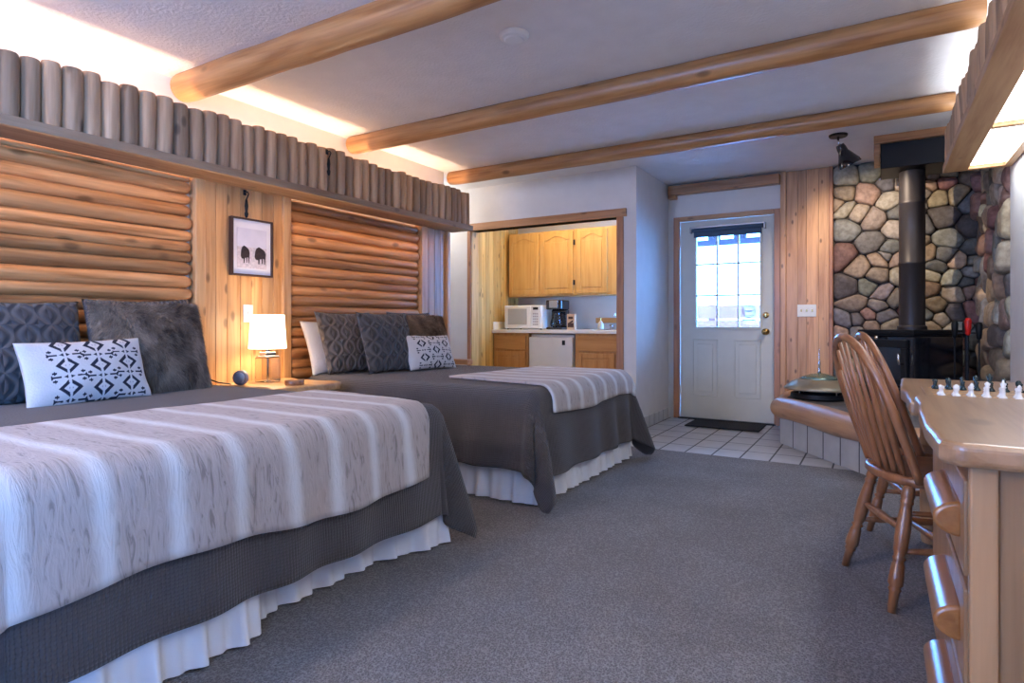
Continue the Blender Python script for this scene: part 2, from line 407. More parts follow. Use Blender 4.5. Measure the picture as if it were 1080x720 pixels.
def stone():
    m, nt, b, n = colattr('river stone', .62, .5, 22)
    tc = nt.nodes.new('ShaderNodeTexCoord'); n3 = nt.nodes.new('ShaderNodeTexNoise'); n3.inputs['Scale'].default_value = 30; n3.inputs['Detail'].default_value = 6
    nt.links.new(tc.outputs['Object'], n3.inputs['Vector'])
    r = ramp(nt, n3.outputs[0], [(.35, (.62,.60,.58)), (.65, (1.0,1.0,1.0))])
    a = [x for x in nt.nodes if x.type == 'ATTRIBUTE'][0]
    nt.links.new(mixc(nt, 1, a.outputs['Color'], r.outputs[0], 'MULTIPLY'), b.inputs['Base Color'])
    b.inputs['Specular IOR Level'].default_value = .35
    return m
M['stone'] = stone()

# ------------------------------------------------------------------ room shell
H = 2.42; XL = -3.5; XR = .70; YB = -3.0; YD = 6.3; YK = 5.32
XS = -1.90      # side wall of the entry
def S(name, mb, m, label, parent=None, **k):
    o = obj(name, mb, m, parent, **k)
    if not parent: tag(o, label, 'room', kind='structure')
    return o
S('floor', MB().box(-4.7, .9, YB-.1, 4.64, -.06, 0), M['carpet'], 'grey brown cut pile carpet covering the bedroom floor')
S('floor_tile', MB().box(-4.7, .9, 4.64, 6.95, -.06, -.003), M['tile'], 'white square floor tiles with dark grout by the entry door')
bpy.data.objects['floor_tile'].name = 'floor_entry'
S('ceiling', MB().box(-4.7, .9, YB-.1, 7.1, H, H+.1), M['ceiling'], 'white textured ceiling crossed by log beams')
wl = S('wall_left', MB().box(-3.66, XL-.05, YB-.1, 4.60, 0, H), M['white_wall'], 'left wall behind the beds clad in half logs and pine boards')
S('wall_hall', MB().box(-4.7, -4.6, 4.0, YK+.1, 0, H).box(-4.7, -3.66, 4.45, 4.60, 0, H), M['white_wall'], 'white wall of the side passage beyond the second bed')
# kitchen wall with opening
kw = MB()
kw.box(-4.7, -3.74, YK, YK+.12, 0, H); kw.box(-2.085, XS, YK, YK+.12, 0, H); kw.box(-3.74, -2.085, YK, YK+.12, 1.965, H)
S('wall_kitchen', kw, M['white_wall'], 'white wall with the wood-trimmed kitchenette opening')
S('wall_side', MB().box(XS-.1, XS, YK+.12, YD+.1, 0, H), M['white_wall'], 'short white side wall left of the entry door')
S('trim_1', MB().box(-3.76, -1.99, YK-.025, YK+.13, 1.965, 2.04), M['pine_x'], 'wooden header trim over the kitchenette opening', bevel=.004)
S('trim_2', MB().box(-2.085, -2.02, YK-.02, YK+.13, 0, 1.965), M['trim_z'], 'right wooden jamb trim of the kitchenette opening', bevel=.004)
S('trim_3', MB().box(-3.775, -3.735, YK-.02, YK-.001, 0, 1.965), M['trim_z'], 'left wooden jamb trim of the kitchenette opening', bevel=.003)
S('trim_11', MB().box(-3.739, -3.728, YK-.001, YK+.13, 0, 1.965), M['kit_z'], 'yellow pine lining of the left side of the kitchenette opening', bevel=.002)
S('trim_4', MB().box(-3.98, -3.70, YK-.12, YK-.021, .545, .60), M['pine_x'], 'wooden sill ledge in the passage beyond the second bed', bevel=.006)
# tile skirting on side wall
S('baseboard_side', MB().box(XS, XS+.012, YK+.0, YD-.03, 0, .10), M['tilebase'], 'white tile skirting along the short side wall')
S('baseboard_kitchen', MB().box(-2.02, XS+.012, YK-.012, YK, 0, .10), M['tilebase'], 'white tile skirting at the wall corner by the entry')
# kitchen interior
XKL, YKB = -4.10, 6.92
S('wall_kitchen_back', MB().box(XKL-.1, XS-.1, YKB, YKB+.1, 0, H), M['splash'], 'grey back wall of the kitchenette')
kb = MB(); y = YK+.12; i = 0
while y < YKB-.01:
    kb.box(XKL-.02, XKL+(.0 if i % 2 else .002), y+.001, min(y+.088, YKB)-.001, 0, H, t=R.random()); y += .088; i += 1
S('wall_kitchen_left', MB().box(XKL-.1, XKL-.02, YK+.12, YKB, 0, H), M['white_wall'], 'knotty pine boarded left wall inside the kitchenette')
obj('pine_boards', kb, M['kit_z'], bpy.data.objects['wall_kitchen_left'], bevel=.002)
# door wall: opening for the door X -1.775..-.87
dw = MB().box(XS-.1, -1.79, YD, YD+.14, 0, H).box(-.855, .9, YD+.06, YD+.14, 0, H).box(-1.79, -.855, YD, YD+.14, 2.04, H).box(-.855, -.74, YD, YD+.14, 0, H)
S('wall_door', dw, M['white_wall'], 'end wall around the entry door')
wy0, wy1, wz0, wz1 = -2.6, -.75, .62, 2.18
S('wall_right', MB().box(XR, XR+.1, wy1, 4.88, 0, H).box(XR, XR+.1, YB-.1, wy0, 0, H).box(XR, XR+.1, wy0, wy1, 0, wz0).box(XR, XR+.1, wy0, wy1, wz1, H).box(XR+.06, XR+.16, 4.88, YD+.1, 0, H), M['white_wall'], 'white right wall beside the desk')
bx0, bx1, bz0, bz1 = -2.9, -1.9, .9, 2.15
S('wall_back', MB().box(-3.66, bx0, YB-.12, YB, 0, H).box(bx1, .9, YB-.12, YB, 0, H).box(bx0, bx1, YB-.12, YB, 0, bz0).box(bx0, bx1, YB-.12, YB, bz1, H), M['white_wall'], 'wall behind the camera with an opening for the added window')
wb = tag(obj('added_window', MB().box(bx0, bx1, YB-.09, YB-.04, bz0, bz0+.05).box(bx0, bx1, YB-.09, YB-.04, bz1-.05, bz1).box(bx0, bx0+.05, YB-.09, YB-.04, bz0, bz1).box(bx1-.05, bx1, YB-.09, YB-.04, bz0, bz1), M['white']), 'wide white framed window added in the unseen wall behind the camera for daylight', 'window', kind='structure')  # assumed window, added out of view to let in more daylight
obj('pane', MB().box(bx0+.05, bx1-.05, YB-.068, YB-.064, bz0+.05, bz1-.05), M['glass'], wb)
wn = tag(obj('window_1', MB().box(XR+.03, XR+.08, wy0, wy1, wz0, wz0+.05).box(XR+.03, XR+.08, wy0, wy1, wz1-.05, wz1).box(XR+.03, XR+.08, wy0, wy0+.05, wz0, wz1).box(XR+.03, XR+.08, wy1-.05, wy1, wz0, wz1).box(XR+.03, XR+.08, -1.48, -1.42, wz0, wz1), M['white']), 'wide white framed window in the right wall behind the camera', 'window', kind='structure')
obj('pane', MB().box(XR+.052, XR+.056, wy0+.05, wy1-.05, wz0+.05, wz1-.05), M['glass'], wn)

# --- log siding on the left wall
def siding(y0, y1, seedb):
    mb = MB(); z = .02; i = 0
    while z < 1.835:
        d = .060 + R.random()*.024
        if z + d > 1.85: d = 1.85 - z
        if d < .012: break
        r = d/2*1.06
        mb.log((XL-.028+R.uniform(-.006,.006), y0+R.uniform(0,.012), z+d/2), (XL-.028+R.uniform(-.006,.006), y1-R.uniform(0,.012), z+d/2), r, n=12, seg=22, t=R.random(), seed=seedb+i, wob=.12, endr=.55)
        z += d; i += 1
    return mb
obj('log_siding', siding(.2, 2.11, 0), M['log'], wl, smooth=True)
obj('log_siding', siding(2.80, 4.19, 50), M['log'], wl, smooth=True)
def boards_x(x, y0, y1, z0, z1, w, m, parent, name='pine_boards', th=.02):
    mb = MB(); y = y0
    while y < y1-.004:
        ww = min(w*R.uniform(.93, 1.07), y1-y)
        mb.box(x-th-.03, x+R.uniform(-.0008,.0008), y+.0012, y+ww-.0012, z0, z1, t=R.random()); y += ww
    return obj(name, mb, m, parent, bevel=.003)
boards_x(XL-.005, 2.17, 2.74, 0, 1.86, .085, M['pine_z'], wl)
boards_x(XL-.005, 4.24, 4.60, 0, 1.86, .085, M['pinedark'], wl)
obj('board_trim', MB().box(XL-.055, XL+.022, 2.112, 2.175, 0, 1.86, t=.7), M['pine_z'], wl, bevel=.005)
obj('board_trim', MB().box(XL-.055, XL+.022, 2.735, 2.798, 0, 1.86, t=.3), M['pine_z'], wl, bevel=.005)
obj('board_trim', MB().box(XL-.055, XL+.03, 4.19, 4.262, 0, 1.86, t=.3), M['pine_z'], wl, bevel=.005)
obj('board_trim', MB().box(XL-.055, XL+.022, 4.575, 4.61, 0, 1.86, t=.3), M['cedar_z'], wl, bevel=.003)

# --- left valance: ledge board with upright half-log pickets
va = thing('valance', 'long wooden valance of upright log pickets above both beds', 'valance', (-3.25, 0, 1.845))
def loc(o, mb, *a, **k):
    q = o.location
    mb.v = [(x-q[0], y-q[1], z-q[2]) for x, y, z in mb.v]; return mb
obj('ledge_board', loc(va, MB().box(-3.498, -3.25, -.4, 4.66, 1.845, 1.892)), M['ledge'], va, bevel=.004)
y = -.35
i = 0
while y < 4.6:
    d = .074 + R.random()*.022
    if y > 4.57: d = 4.65-y
    tp = 2.19 + R.uniform(-.012, .012)
    mb = MB().log((-3.30, y+d/2, 1.892), (-3.30+R.uniform(-.004,.004), y+d/2, tp), d/2*1.03, n=12, seg=5, t=R.random(), seed=i, wob=.08, endr=.88)
    obj('log_picket', loc(va, mb), M['log_z'], va, angle=50)
    y += d; i += 1
obj('back_board', loc(va, MB().box(-3.36, -3.335, -.4, 4.655, 1.892, 2.15)), M['pine_y'], va)
obj('light_strip', loc(va, MB().box(-3.48, -3.455, -.3, 4.55, 1.895, 1.91)), M['strip'], va)

# --- ceiling beams
for (yy, r0, r1, sd, lab) in ((2.06, .085, .075, 3, 'round peeled log beam nearest the camera, crossing the ceiling over the first bed'), (3.40, .072, .064, 8, 'middle round log ceiling beam, between the other two beams'), (4.67, .066, .058, 12, 'farthest round log ceiling beam, in front of the kitchenette wall')):
    tag(obj('ceiling_beam', MB().log((XL-.02, yy, H-.052), (.40, yy, H-.052), r0, n=20, seg=30, seed=sd, wob=.07, endr=.92, r1=r1), M['log_x'], angle=50), lab, 'beam')

# --- right light box
ZB = 1.95; YE = 4.80
lb = thing('light_box', 'long overhead light box with log picket front above the desk', 'ceiling light', (.346, 0, ZB))
obj('bottom_board', loc(lb, MB().box(.346, .475, -.4, YE, ZB, ZB+.045)), M['boxwood'], lb, bevel=.004)
y = -.38; i = 0
while y < YE-.02:
    d = .072 + R.random()*.022
    if y + d > YE: d = YE-y
    mb = MB().log((.395+R.uniform(-.006,.006), y+d/2, ZB+.045), (.392+R.uniform(-.006,.006), y+d/2, 2.20+R.uniform(-.012,.012)), d/2*1.03, n=12, seg=5, t=R.random(), seed=90+i, wob=.08, endr=.88)
    obj('log_picket', loc(lb, mb), M['log_z'], lb, angle=50); y += d; i += 1
fr = MB().box(.475, XR-.003, YE-.045, YE, ZB, ZB+.05).box(.655, XR-.003, -.4, YE-.045, ZB, ZB+.05)
divs = [3.82, 2.84, 1.86, .88, -.1]
for d in divs: fr.box(.475, .655, d-.02, d+.02, ZB+.0, ZB+.045)
obj('panel_frame', loc(lb, fr), M['pine_y'], lb, bevel=.003)
ys = [YE-.045] + divs
for a, q in zip(ys[:-1], ys[1:]):
    obj('diffuser', loc(lb, MB().box(.477, .653, q+.021, a-.021 if a != YE-.045 else a-.002, ZB+.022, ZB+.027)), M['diffuser'], lb)

# --- end wall: door, casings, cedar boards, stone
door = thing('door_1', 'cream entry door with nine-pane window and two raised panels', 'door', (-1.32, YD, 0), kind='structure')
x0, x1 = -1.775, -.872; gx0, gx1, gz0, gz1 = -1.61, -1.0, .945, 1.90
def L_(mb): return loc(door, mb)
sl = MB().box(x0, gx0, YD+.01, YD+.055, .015, 2.03).box(gx1, x1, YD+.01, YD+.055, .015, 2.03).box(gx0, gx1, YD+.01, YD+.055, .015, gz0).box(gx0, gx1, YD+.01, YD+.055, gz1, 2.03)
ds = obj('door_slab', L_(sl), M['cream_door'], door)
pn = MB()
for a, q in ((-1.64, -1.41), (-1.23, -1.0)):
    pn.box(a-.012, q+.012, YD+.004, YD+.012, .24, .252).box(a-.012, q+.012, YD+.004, YD+.012, .808, .82).box(a-.012, a, YD+.004, YD+.012, .24, .82).box(q, q+.012, YD+.004, YD+.012, .24, .82)
    pn.prism([(a+.035,.29),(q-.035,.29),(q-.035,.77),(a+.035,.77)], YD+.003, YD+.012, 'xzy')
obj('raised_panel', L_(pn), M['cream_door'], door, bevel=.004)
wf = MB().box(gx0-.022, gx1+.022, YD-.004, YD+.012, gz0-.022, gz0).box(gx0-.022, gx1+.022, YD-.004, YD+.012, gz1, gz1+.022).box(gx0-.022, gx0, YD-.004, YD+.012, gz0, gz1).box(gx1, gx1+.022, YD-.004, YD+.012, gz0, gz1)
obj('window_frame', L_(wf), M['cream_door'], door, bevel=.003)
mu = MB()
for k in (1, 2):
    xx = gx0+(gx1-gx0)*k/3; mu.box(xx-.008, xx+.008, YD+.012, YD+.05, gz0, gz1)
    zz = gz0+(gz1-gz0)*k/3; mu.box(gx0, gx1, YD+.0125, YD+.0495, zz-.008, zz+.008)
obj('muntin_grid', L_(mu), M['white'], door)
obj('pane', L_(MB().box(gx0, gx1, YD+.028, YD+.031, gz0, gz1)), M['glass'], door)
stk = MB()
cx, cz = -1.105, 1.10
for k in range(28):
    a0, a1 = 2*PI*k/28, 2*PI*(k+1)/28
    for rr, w in ((.062, .008), (.046, .004)):
        b = len(stk.v)
        for a, r_ in ((a0, rr), (a1, rr), (a1, rr-w), (a0, rr-w)): stk.v.append((cx+math.cos(a)*r_, YD+.025, cz+math.sin(a)*r_))
        stk.quad(b, b+1, b+2, b+3)
stk.box(cx-.03, cx+.03, YD+.0245, YD+.0255, cz-.006, cz+.008)
stk.box(cx-.065, cx+.065, YD+.0245, YD+.0255, cz-.09, cz-.08)
obj('window_sticker', L_(stk), M['grey_plastic'], door)
rb = obj('roller_blind', L_(MB().path([(gx0-.035, YD-.03, gz1+.03), (gx1+.035, YD-.03, gz1+.03)], .022, 16).box(gx0-.02, gx1+.02, YD-.02, YD-.014, gz1-.045, gz1+.03)), M['blind'], door, angle=40)
rb['label'] = 'dark blue rolled blind'
obj('blind_rail', L_(MB().box(gx0-.05, gx1+.05, YD-.058, YD+.01, gz1+.045, gz1+.062).box(gx0-.055, gx0-.042, YD-.055, YD+.01, gz1, gz1+.06).box(gx1+.042, gx1+.055, YD-.055, YD+.01, gz1, gz1+.06)), M['grey_metal'], door, bevel=.002)
def Mx(v): return Matrix.Translation(v)
kn = obj('door_knob', L_(MB().lathe([(.001,0),(.032,0),(.032,-.008),(.012,-.012),(.011,-.035),(.02,-.04),(.030,-.052),(.031,-.065),(.024,-.078),(.001,-.082)], (-.945, YD+.01, .90), 20, axis='y')), M['brass'], door, smooth=True); kn['label'] = 'brass knob'
db = obj('deadbolt', L_(MB().lathe([(.001,0),(.030,0),(.028,-.012),(.014,-.016),(.001,-.018)], (-.945, YD+.01, 1.06), 20, axis='y').box(-.949, -.941, YD-.02, YD+.0, 1.045, 1.075)), M['brass'], door, angle=40); db['label'] = 'brass deadbolt'
obj('threshold', L_(MB().box(-1.79, -.855, YD-.03, YD+.13, 0, .014)), M['black'], door)
obj('hinge', L_(MB().path([(x0-.002, YD+.004, 1.80),(x0-.002, YD+.004, 1.89)], .006, 8)), M['grey_metal'], door)
obj('hinge', L_(MB().path([(x0-.002, YD+.004, .25),(x0-.002, YD+.004, .34)], .006, 8)), M['grey_metal'], door)
S('trim_5', MB().box(-1.838, -1.778, YD-.022, YD+.02, 0, 2.08), M['trim_z'], 'left cedar casing board of the entry door', bevel=.003)
S('trim_6', MB().box(-.868, -.812, YD-.022, YD+.02, 0, 2.08), M['trim_z'], 'right cedar casing board of the entry door', bevel=.003)
S('trim_7', MB().box(-1.777, -.869, YD-.022, YD+.02, 2.032, 2.08), M['pine_x'], 'cedar head casing over the entry door', bevel=.003)
S('trim_8', MB().box(-.811, -.762, YD-.035, YD+.02, 0, H), M['cedar_z'], 'tall cedar corner board right of the entry door', bevel=.004)
S('trim_9', MB().box(XS+.02, -.812, YD-.09, YD-.001, 2.305, 2.40).box(XS+.02, XS+.10, YD-.088, YD-.001, 2.265, 2.305), M['pine_x'], 'horizontal cedar rail high over the entry door', bevel=.008)
cb = MB(); x = -.761
while x < -.40:
    w = min(R.choice((.05,.075,.10)), -.40-x); cb.box(x+.0005, x+w-.0005, YD-.012, YD+.06, 0, H, t=R.random()); x += w
S('wall_cedar', cb, M['cedar_z'], 'knotty cedar boards between the door and the stone wall', bevel=.0015)
S('trim_10', MB().box(-.40, -.368, YD-.03, YD+.06, 0, H), M['trim_z'], 'narrow cedar edge strip beside the stone wall', bevel=.003)

def clip(poly, a, b, c):
    out = []
    for i in range(len(poly)):
        p, q = poly[i], poly[(i+1) % len(poly)]
        dp = a*p[0]+b*p[1]-c; dq = a*q[0]+b*q[1]-c
        if dp <= 0: out.append(p)
        if dp*dq < 0:
            t = dp/(dp-dq); out.append((p[0]+(q[0]-p[0])*t, p[1]+(q[1]-p[1])*t))
    return out
PAL = [(.33,.27,.20),(.28,.21,.15),(.36,.31,.24),(.30,.24,.18),(.30,.27,.23),(.20,.20,.19),(.14,.14,.14),(.26,.15,.13),(.22,.11,.10),(.34,.26,.18),(.40,.36,.30),(.15,.15,.16),(.20,.19,.16),(.30,.21,.17),(.12,.11,.11),(.36,.30,.24),(.24,.22,.21)]
def stones(w, h, n, rnd, fmap, name, parent_label, depth=(.045,.085)):
    AS = 1.12
    S_ = [(rnd.uniform(0, w), rnd.uniform(0, h)) for _ in range(n)]
    def cells():
        res = []
        for i, s in enumerate(S_):
            poly = [(0,0),(w,0),(w,h),(0,h)]
            for j, q in enumerate(S_):
                if i == j: continue
                dx, dy = (q[0]-s[0])/AS**2, q[1]-s[1]
                if abs(q[0]-s[0]) > .7 or abs(dy) > .7: continue
                mx, my = (q[0]+s[0])/2, (q[1]+s[1])/2
                poly = clip(poly, dx, dy, dx*mx+dy*my)
                if len(poly) < 3: break
            res.append(poly)
        return res
    for _ in range(2):
        cs = cells()
        for i, p in enumerate(cs):
            if len(p) < 3: continue
            c = (sum(a for a, _ in p)/len(p), sum(b for _, b in p)/len(p))
            S_[i] = (S_[i][0]*.45+c[0]*.55, S_[i][1]*.45+c[1]*.55)
    mb = MB(); cols = []
    for poly in cells():
        if len(poly) < 3: continue
        cx = sum(a for a, _ in poly)/len(poly); cy = sum(b for _, b in poly)/len(poly)
        mr = sum(math.hypot(a-cx, b-cy) for a, b in poly)/len(poly)
        sh = max(.7, 1-.002/mr)
        P = [(cx+(a-cx)*sh, cy+(b-cy)*sh) for a, b in poly]
        for it in range(3):
            Q = []
            for i in range(len(P)):
                p, q = P[i], P[(i+1) % len(P)]; k = .16
                Q += [(p[0]*(1-k)+q[0]*k, p[1]*(1-k)+q[1]*k), (p[0]*k+q[0]*(1-k), p[1]*k+q[1]*(1-k))]
            P = Q
            if len(P) > 40: break
        d = rnd.uniform(*depth)*(.6+.4*min(1, mr/.09)); sd = rnd.uniform(0, 99)
        tx, ty = rnd.uniform(-.18,.18), rnd.uniform(-.18,.18)
        base = rnd.choice(PAL); v = rnd.uniform(.85, 1.55); col = tuple(min(1, c*v*rnd.uniform(.94,1.06)) for c in base)
        b = len(mb.v); n_ = len(P)
        rings = [(1, -.03),(1, .35),(.975,.60),(.90,.82),(.74,.95),(.45,1.0),(.15,1.0)]
        for s_, hh in rings:
            for a, q in P:
                xx, yy = cx+(a-cx)*s_, cy+(q-cy)*s_
                z = d*hh + (0 if hh < 0 else (tx*(xx-cx)+ty*(yy-cy)) + .010*noise.noise(Vector((xx*9+sd, yy*9, sd))))
                mb.v.append(fmap(xx, yy, max(z, -.03))); cols.append(col)
        for i in range(len(rings)-1):
            for k in range(n_):
                k2 = (k+1) % n_
                mb.quad(b+i*n_+k, b+i*n_+k2, b+(i+1)*n_+k2, b+(i+1)*n_+k)
        mb.quad(*[b+(len(rings)-1)*n_+k for k in range(n_)])
    o = obj(name, mb, M['stone'], smooth=True)
    at = o.data.attributes.new('paint', 'FLOAT_COLOR', 'POINT')
    at.data.foreach_set('color', [x for c in cols for x in (*c, 1)])
    return o
so = stones(1.13, H-.34, 120, random.Random(3), lambda u, v, d: (-.368+u, YD+.03-d, .34+v), 'wall_stone', '')
tag(so, 'river stone wall behind the wood stove', 'room', kind='structure')
so2 = stones(YD-4.88, H-.0, 105, random.Random(5), lambda u, v, d: (XR+.05-d, 4.88+u, v), 'wall_stone_side', '', depth=(.05,.11))
tag(so2, 'river stone side wall right of the wood stove', 'room', kind='structure')
S('wall_mortar', MB().box(-.368, XR+.06, YD+.035, YD+.06, 0, H).box(XR+.035, XR+.06, 4.88, YD+.035, 0, H), M['mortar'], 'dark mortar bed between the river stones')

# --- hearth
he = thing('hearth', 'raised corner hearth with log edge, flagstone top and white tile riser', 'hearth', (0, 5.2, 0))
P0 = (-.70, YD-.06); P1 = (-.70, 5.40); P2 = (.12, 4.27); P3 = (XR-.005, 4.27)
poly = [P0, P1, P2, P3, (XR-.005, 4.86), (.575, 4.88), (.575, YD-.06)]
obj('flagstone_top', loc(he, MB().prism(poly, .215, .355)), M['slate'], he, bevel=.006)
def riser(a, b):
    a = Vector((*a, 0)); b = Vector((*b, 0)); d = b-a; L0 = d.length
    o = obj('tile_riser', MB().box(0, L0, -.004, .02, 0, .215), M['risertile'], he)
    o.matrix_local = Matrix.Translation(a-he.location) @ Matrix.Rotation(math.atan2(d.y, d.x), 4, 'Z')
riser(P0, P1); riser(P1, P2); riser(P2, P3)
def hlog(a, b, r, sd):
    a = Vector((*a, .29)); b = Vector((*b, .29)); d = b-a
    o = obj('log_edge', MB().log((-.03, 0, 0), (d.length+.03, 0, 0), r, n=18, seg=16, seed=sd, wob=.12, endr=.6), M['hearthlog'], he, smooth=True)
    o.matrix_local = Matrix.Translation(a-he.location) @ Matrix.Rotation(math.atan2(d.y, d.x), 4, 'Z')
hlog((-.70, YD-.12), (-.70, 5.46), .075, 2); hlog((-.71, 5.42), (.12, 4.28), .088, 5); hlog((.14, 4.27), (XR-.06, 4.27), .08, 9)

# --- wood stove (faces the room diagonally)
st = thing('wood_stove', 'black cast iron wood stove with tall flue pipe on the corner hearth', 'stove', (.215, 5.68, .356), math.radians(-45))
# local: front faces -Y rotated so that it looks to the camera's left
g = .5
obj('firebox', MB().box(-.24, .24, -.24, .22, .11, .53), M['blackgloss'], st, bevel=.012)
obj('top_plate', MB().box(-.26, .26, -.265, .25, .548, .575).box(-.245, .245, -.25, .235, .53, .548), M['black'], st, bevel=.006)
dr = obj('stove_door', MB().box(-.19, .19, -.262, -.24, .16, .20).box(-.19, .19, -.262, -.24, .44, .50).box(-.19, -.14, -.262, -.24, .20, .44).box(.14, .19, -.262, -.24, .20, .44), M['black'], st, bevel=.006)
obj('door_glass', MB().box(-.14, .14, -.252, -.246, .20, .44), M['blackgloss'], dr)
obj('door_handle', MB().path([(.165,-.262,.32),(.165,-.30,.32),(.165,-.305,.40)], .009, 10), M['chrome'], dr, smooth=True)
obj('damper_knob', MB().lathe([(.001,-.24),(.006,-.24),(.006,-.275),(.014,-.28),(.014,-.292),(.001,-.295)], (-.05,0,.515), 14, axis='y'), M['chrome'], st, smooth=True)
for sx in (-1, 1):
    for sy in (-1, 1):
        obj('leg', MB().lathe([(.016,0),(.022,.01),(.018,.03),(.024,.08),(.03,.112)], (sx*.2, sy*.19-.01, 0), 12), M['black'], st, smooth=True)
obj('ash_lip', MB().box(-.2, .2, -.32, -.24, .125, .14), M['black'], st, bevel=.004)
pf = [(.100,.575),(.100,.60),(.088,.61),(.088,1.08),(.092,1.085),(.092,1.10),(.088,1.105),(.088,1.55),(.092,1.555),(.092,1.57),(.088,1.575),(.088,1.81)]
obj('flue_pipe', MB().lathe(pf, (0,0,0), 32), M['pipe'], st, angle=40)
cb = thing('flue_ceiling_box', 'square black metal flue box with wood collar on the ceiling above the stove', 'flue box', (.215, 5.68, 2.17))
obj('metal_box', loc(cb, MB().box(.005, .425, 5.47, 5.89, 2.17, 2.172).box(.005, .425, 5.47, 5.475, 2.17, 2.36).box(.005, .425, 5.885, 5.89, 2.17, 2.36).box(.005, .01, 5.47, 5.89, 2.17, 2.36).box(.42, .425, 5.47, 5.89, 2.17, 2.36)), M['black'], cb)
obj('wood_collar', loc(cb, MB().box(-.04, .47, 5.43, 5.468, 2.36, H).box(-.04, .003, 5.468, 5.93, 2.28, H).box(.427, .47, 5.468, 5.93, 2.36, H).box(.003, .427, 5.468, 5.93, 2.36, H)), M['pine_x'], cb, bevel=.004)

# --- fire tools
ft = thing('fireplace_tool_set', 'black fireplace tool stand with a red handled brush by the stone side wall', 'fire tools', (.53, 5.38, .356))
obj('base', MB().lathe([(.09,0),(.09,.012),(.02,.022),(.001,.022)], (0,0,0), 20), M['black'], ft, angle=40)
obj('pole', MB().path([(0,0,.02),(0,0,.60)], .009, 10).box(-.075, .075, -.006, .006, .55, .562).box(-.006, .006, -.075, .075, .55, .562), M['black'], ft)
for k, (dx, dy, mt, nm, h_) in enumerate(((-.07,0,'black','poker',.64),(.07,0,'black','shovel',.63),(0,-.07,'red','brush',.66),(0,.07,'black','tongs',.64))):
    t_ = obj(nm, MB().path([(dx,dy,.08),(dx,dy,h_-.10)], .006, 8).box(dx-.02, dx+.02, dy-.012, dy+.012, .06, .16), M['black'], ft)
    hd = obj('handle', MB().lathe([(.008,h_-.12),(.015,h_-.11),(.02,h_-.06),(.022,h_-.02),(.016,h_),(.001,h_+.004)], (dx,dy,0), 12), M[mt], t_, smooth=True)
    if mt == 'red': hd['label'] = 'red handle'

cl_ = thing('added_fill_lamp', 'round brass ceiling lamp added out of view behind the camera for warm fill', 'ceiling light', (-2.4, -1.5, H))  # assumed lamp, added out of view to fill the room with warm light
obj('ceiling_plate', MB().lathe([(.001,-.03),(.15,-.03),(.16,-.001),(.001,-.001)], (0,0,0), 28), M['brass'], cl_, angle=40)
# --- domed lid on the hearth
dl = thing('domed_fire_dish', 'shallow domed metal dish with greenish top and spike handle on the hearth', 'domed dish', (-.43, 5.62, .357))
dl.scale = (1,1,1.35)
obj('base_tray', MB().lathe([(.20,0),(.22,.01),(.215,.035),(.19,.035),(.18,.012),(.001,.012)], (0,0,0), 32), M['black'], dl, angle=40)
for k in range(4):
    a = PI/4+k*PI/2
    obj('post', MB().path([(.19*math.cos(a), .19*math.sin(a), .02), (.19*math.cos(a), .19*math.sin(a), .075)], .006, 8), M['chrome'], dl)
obj('dome', MB().lathe([(.262,.058),(.268,.066),(.235,.088),(.19,.112),(.15,.122)], (0,0,0), 40), M['tan_metal'], dl, smooth=True)
dt = obj('dome_top', MB().lathe([(.152,.122),(.12,.137),(.07,.150),(.02,.158),(.001,.159)], (0,0,0), 36), M['patina'], dl, smooth=True); dt['label'] = 'greenish polished top'
obj('spike_handle', MB().lathe([(.016,.157),(.010,.17),(.008,.20),(.011,.215),(.005,.235),(.003,.30),(.001,.315)], (0,0,0), 14), M['chrome'], dl, smooth=True)

# --- door mat
tag(obj('door_mat', MB().box(-1.60, -.93, 5.82, 6.24, 0, .012), M['rubber'], bevel=.004), 'black rectangular door mat on the tiles in front of the entry door', 'door mat')

# --- ceiling spot and smoke detector
sp = thing('ceiling_spotlight', 'small black ceiling spotlight between the cedar boards and the stove', 'spotlight', (-.272, 5.25, H))
obj('ceiling_plate', MB().lathe([(.001,-.018),(.06,-.018),(.065,-.01),(.065,-.001),(.001,-.001)], (0,0,0), 24), M['black'], sp, angle=40)
obj('swivel_arm', MB().path([(0,0,-.018),(0,0,-.05),(.01,-.01,-.085)], .008, 8), M['chrome'], sp, smooth=True)
Ms = Matrix.Translation((.01,-.01,-.08)) @ Matrix.Rotation(math.radians(-24), 4, 'Y') @ Matrix.Rotation(math.radians(12), 4, 'X')
mb = MB().lathe([(.001,.0),(.028,-.002),(.034,-.03),(.036,-.06),(.060,-.11),(.078,-.15),(.082,-.175),(.076,-.175),(.070,-.15),(.05,-.11),(.001,-.10)], (0,0,0), 28)
mb.v = [tuple(Ms @ Vector(p)) for p in mb.v]
obj('lamp_shade', mb, M['blackgloss'], sp, angle=60)
tag(obj('smoke_detector', MB().lathe([(.001,-.038),(.03,-.038),(.045,-.034),(.05,-.028),(.066,-.024),(.074,-.012),(.075,-.001),(.001,-.001)], (0,0,0), 32), M['white'], angle=35, loc=(-1.558, 2.59, H)), 'round off-white smoke detector on the ceiling between two beams', 'smoke detector')

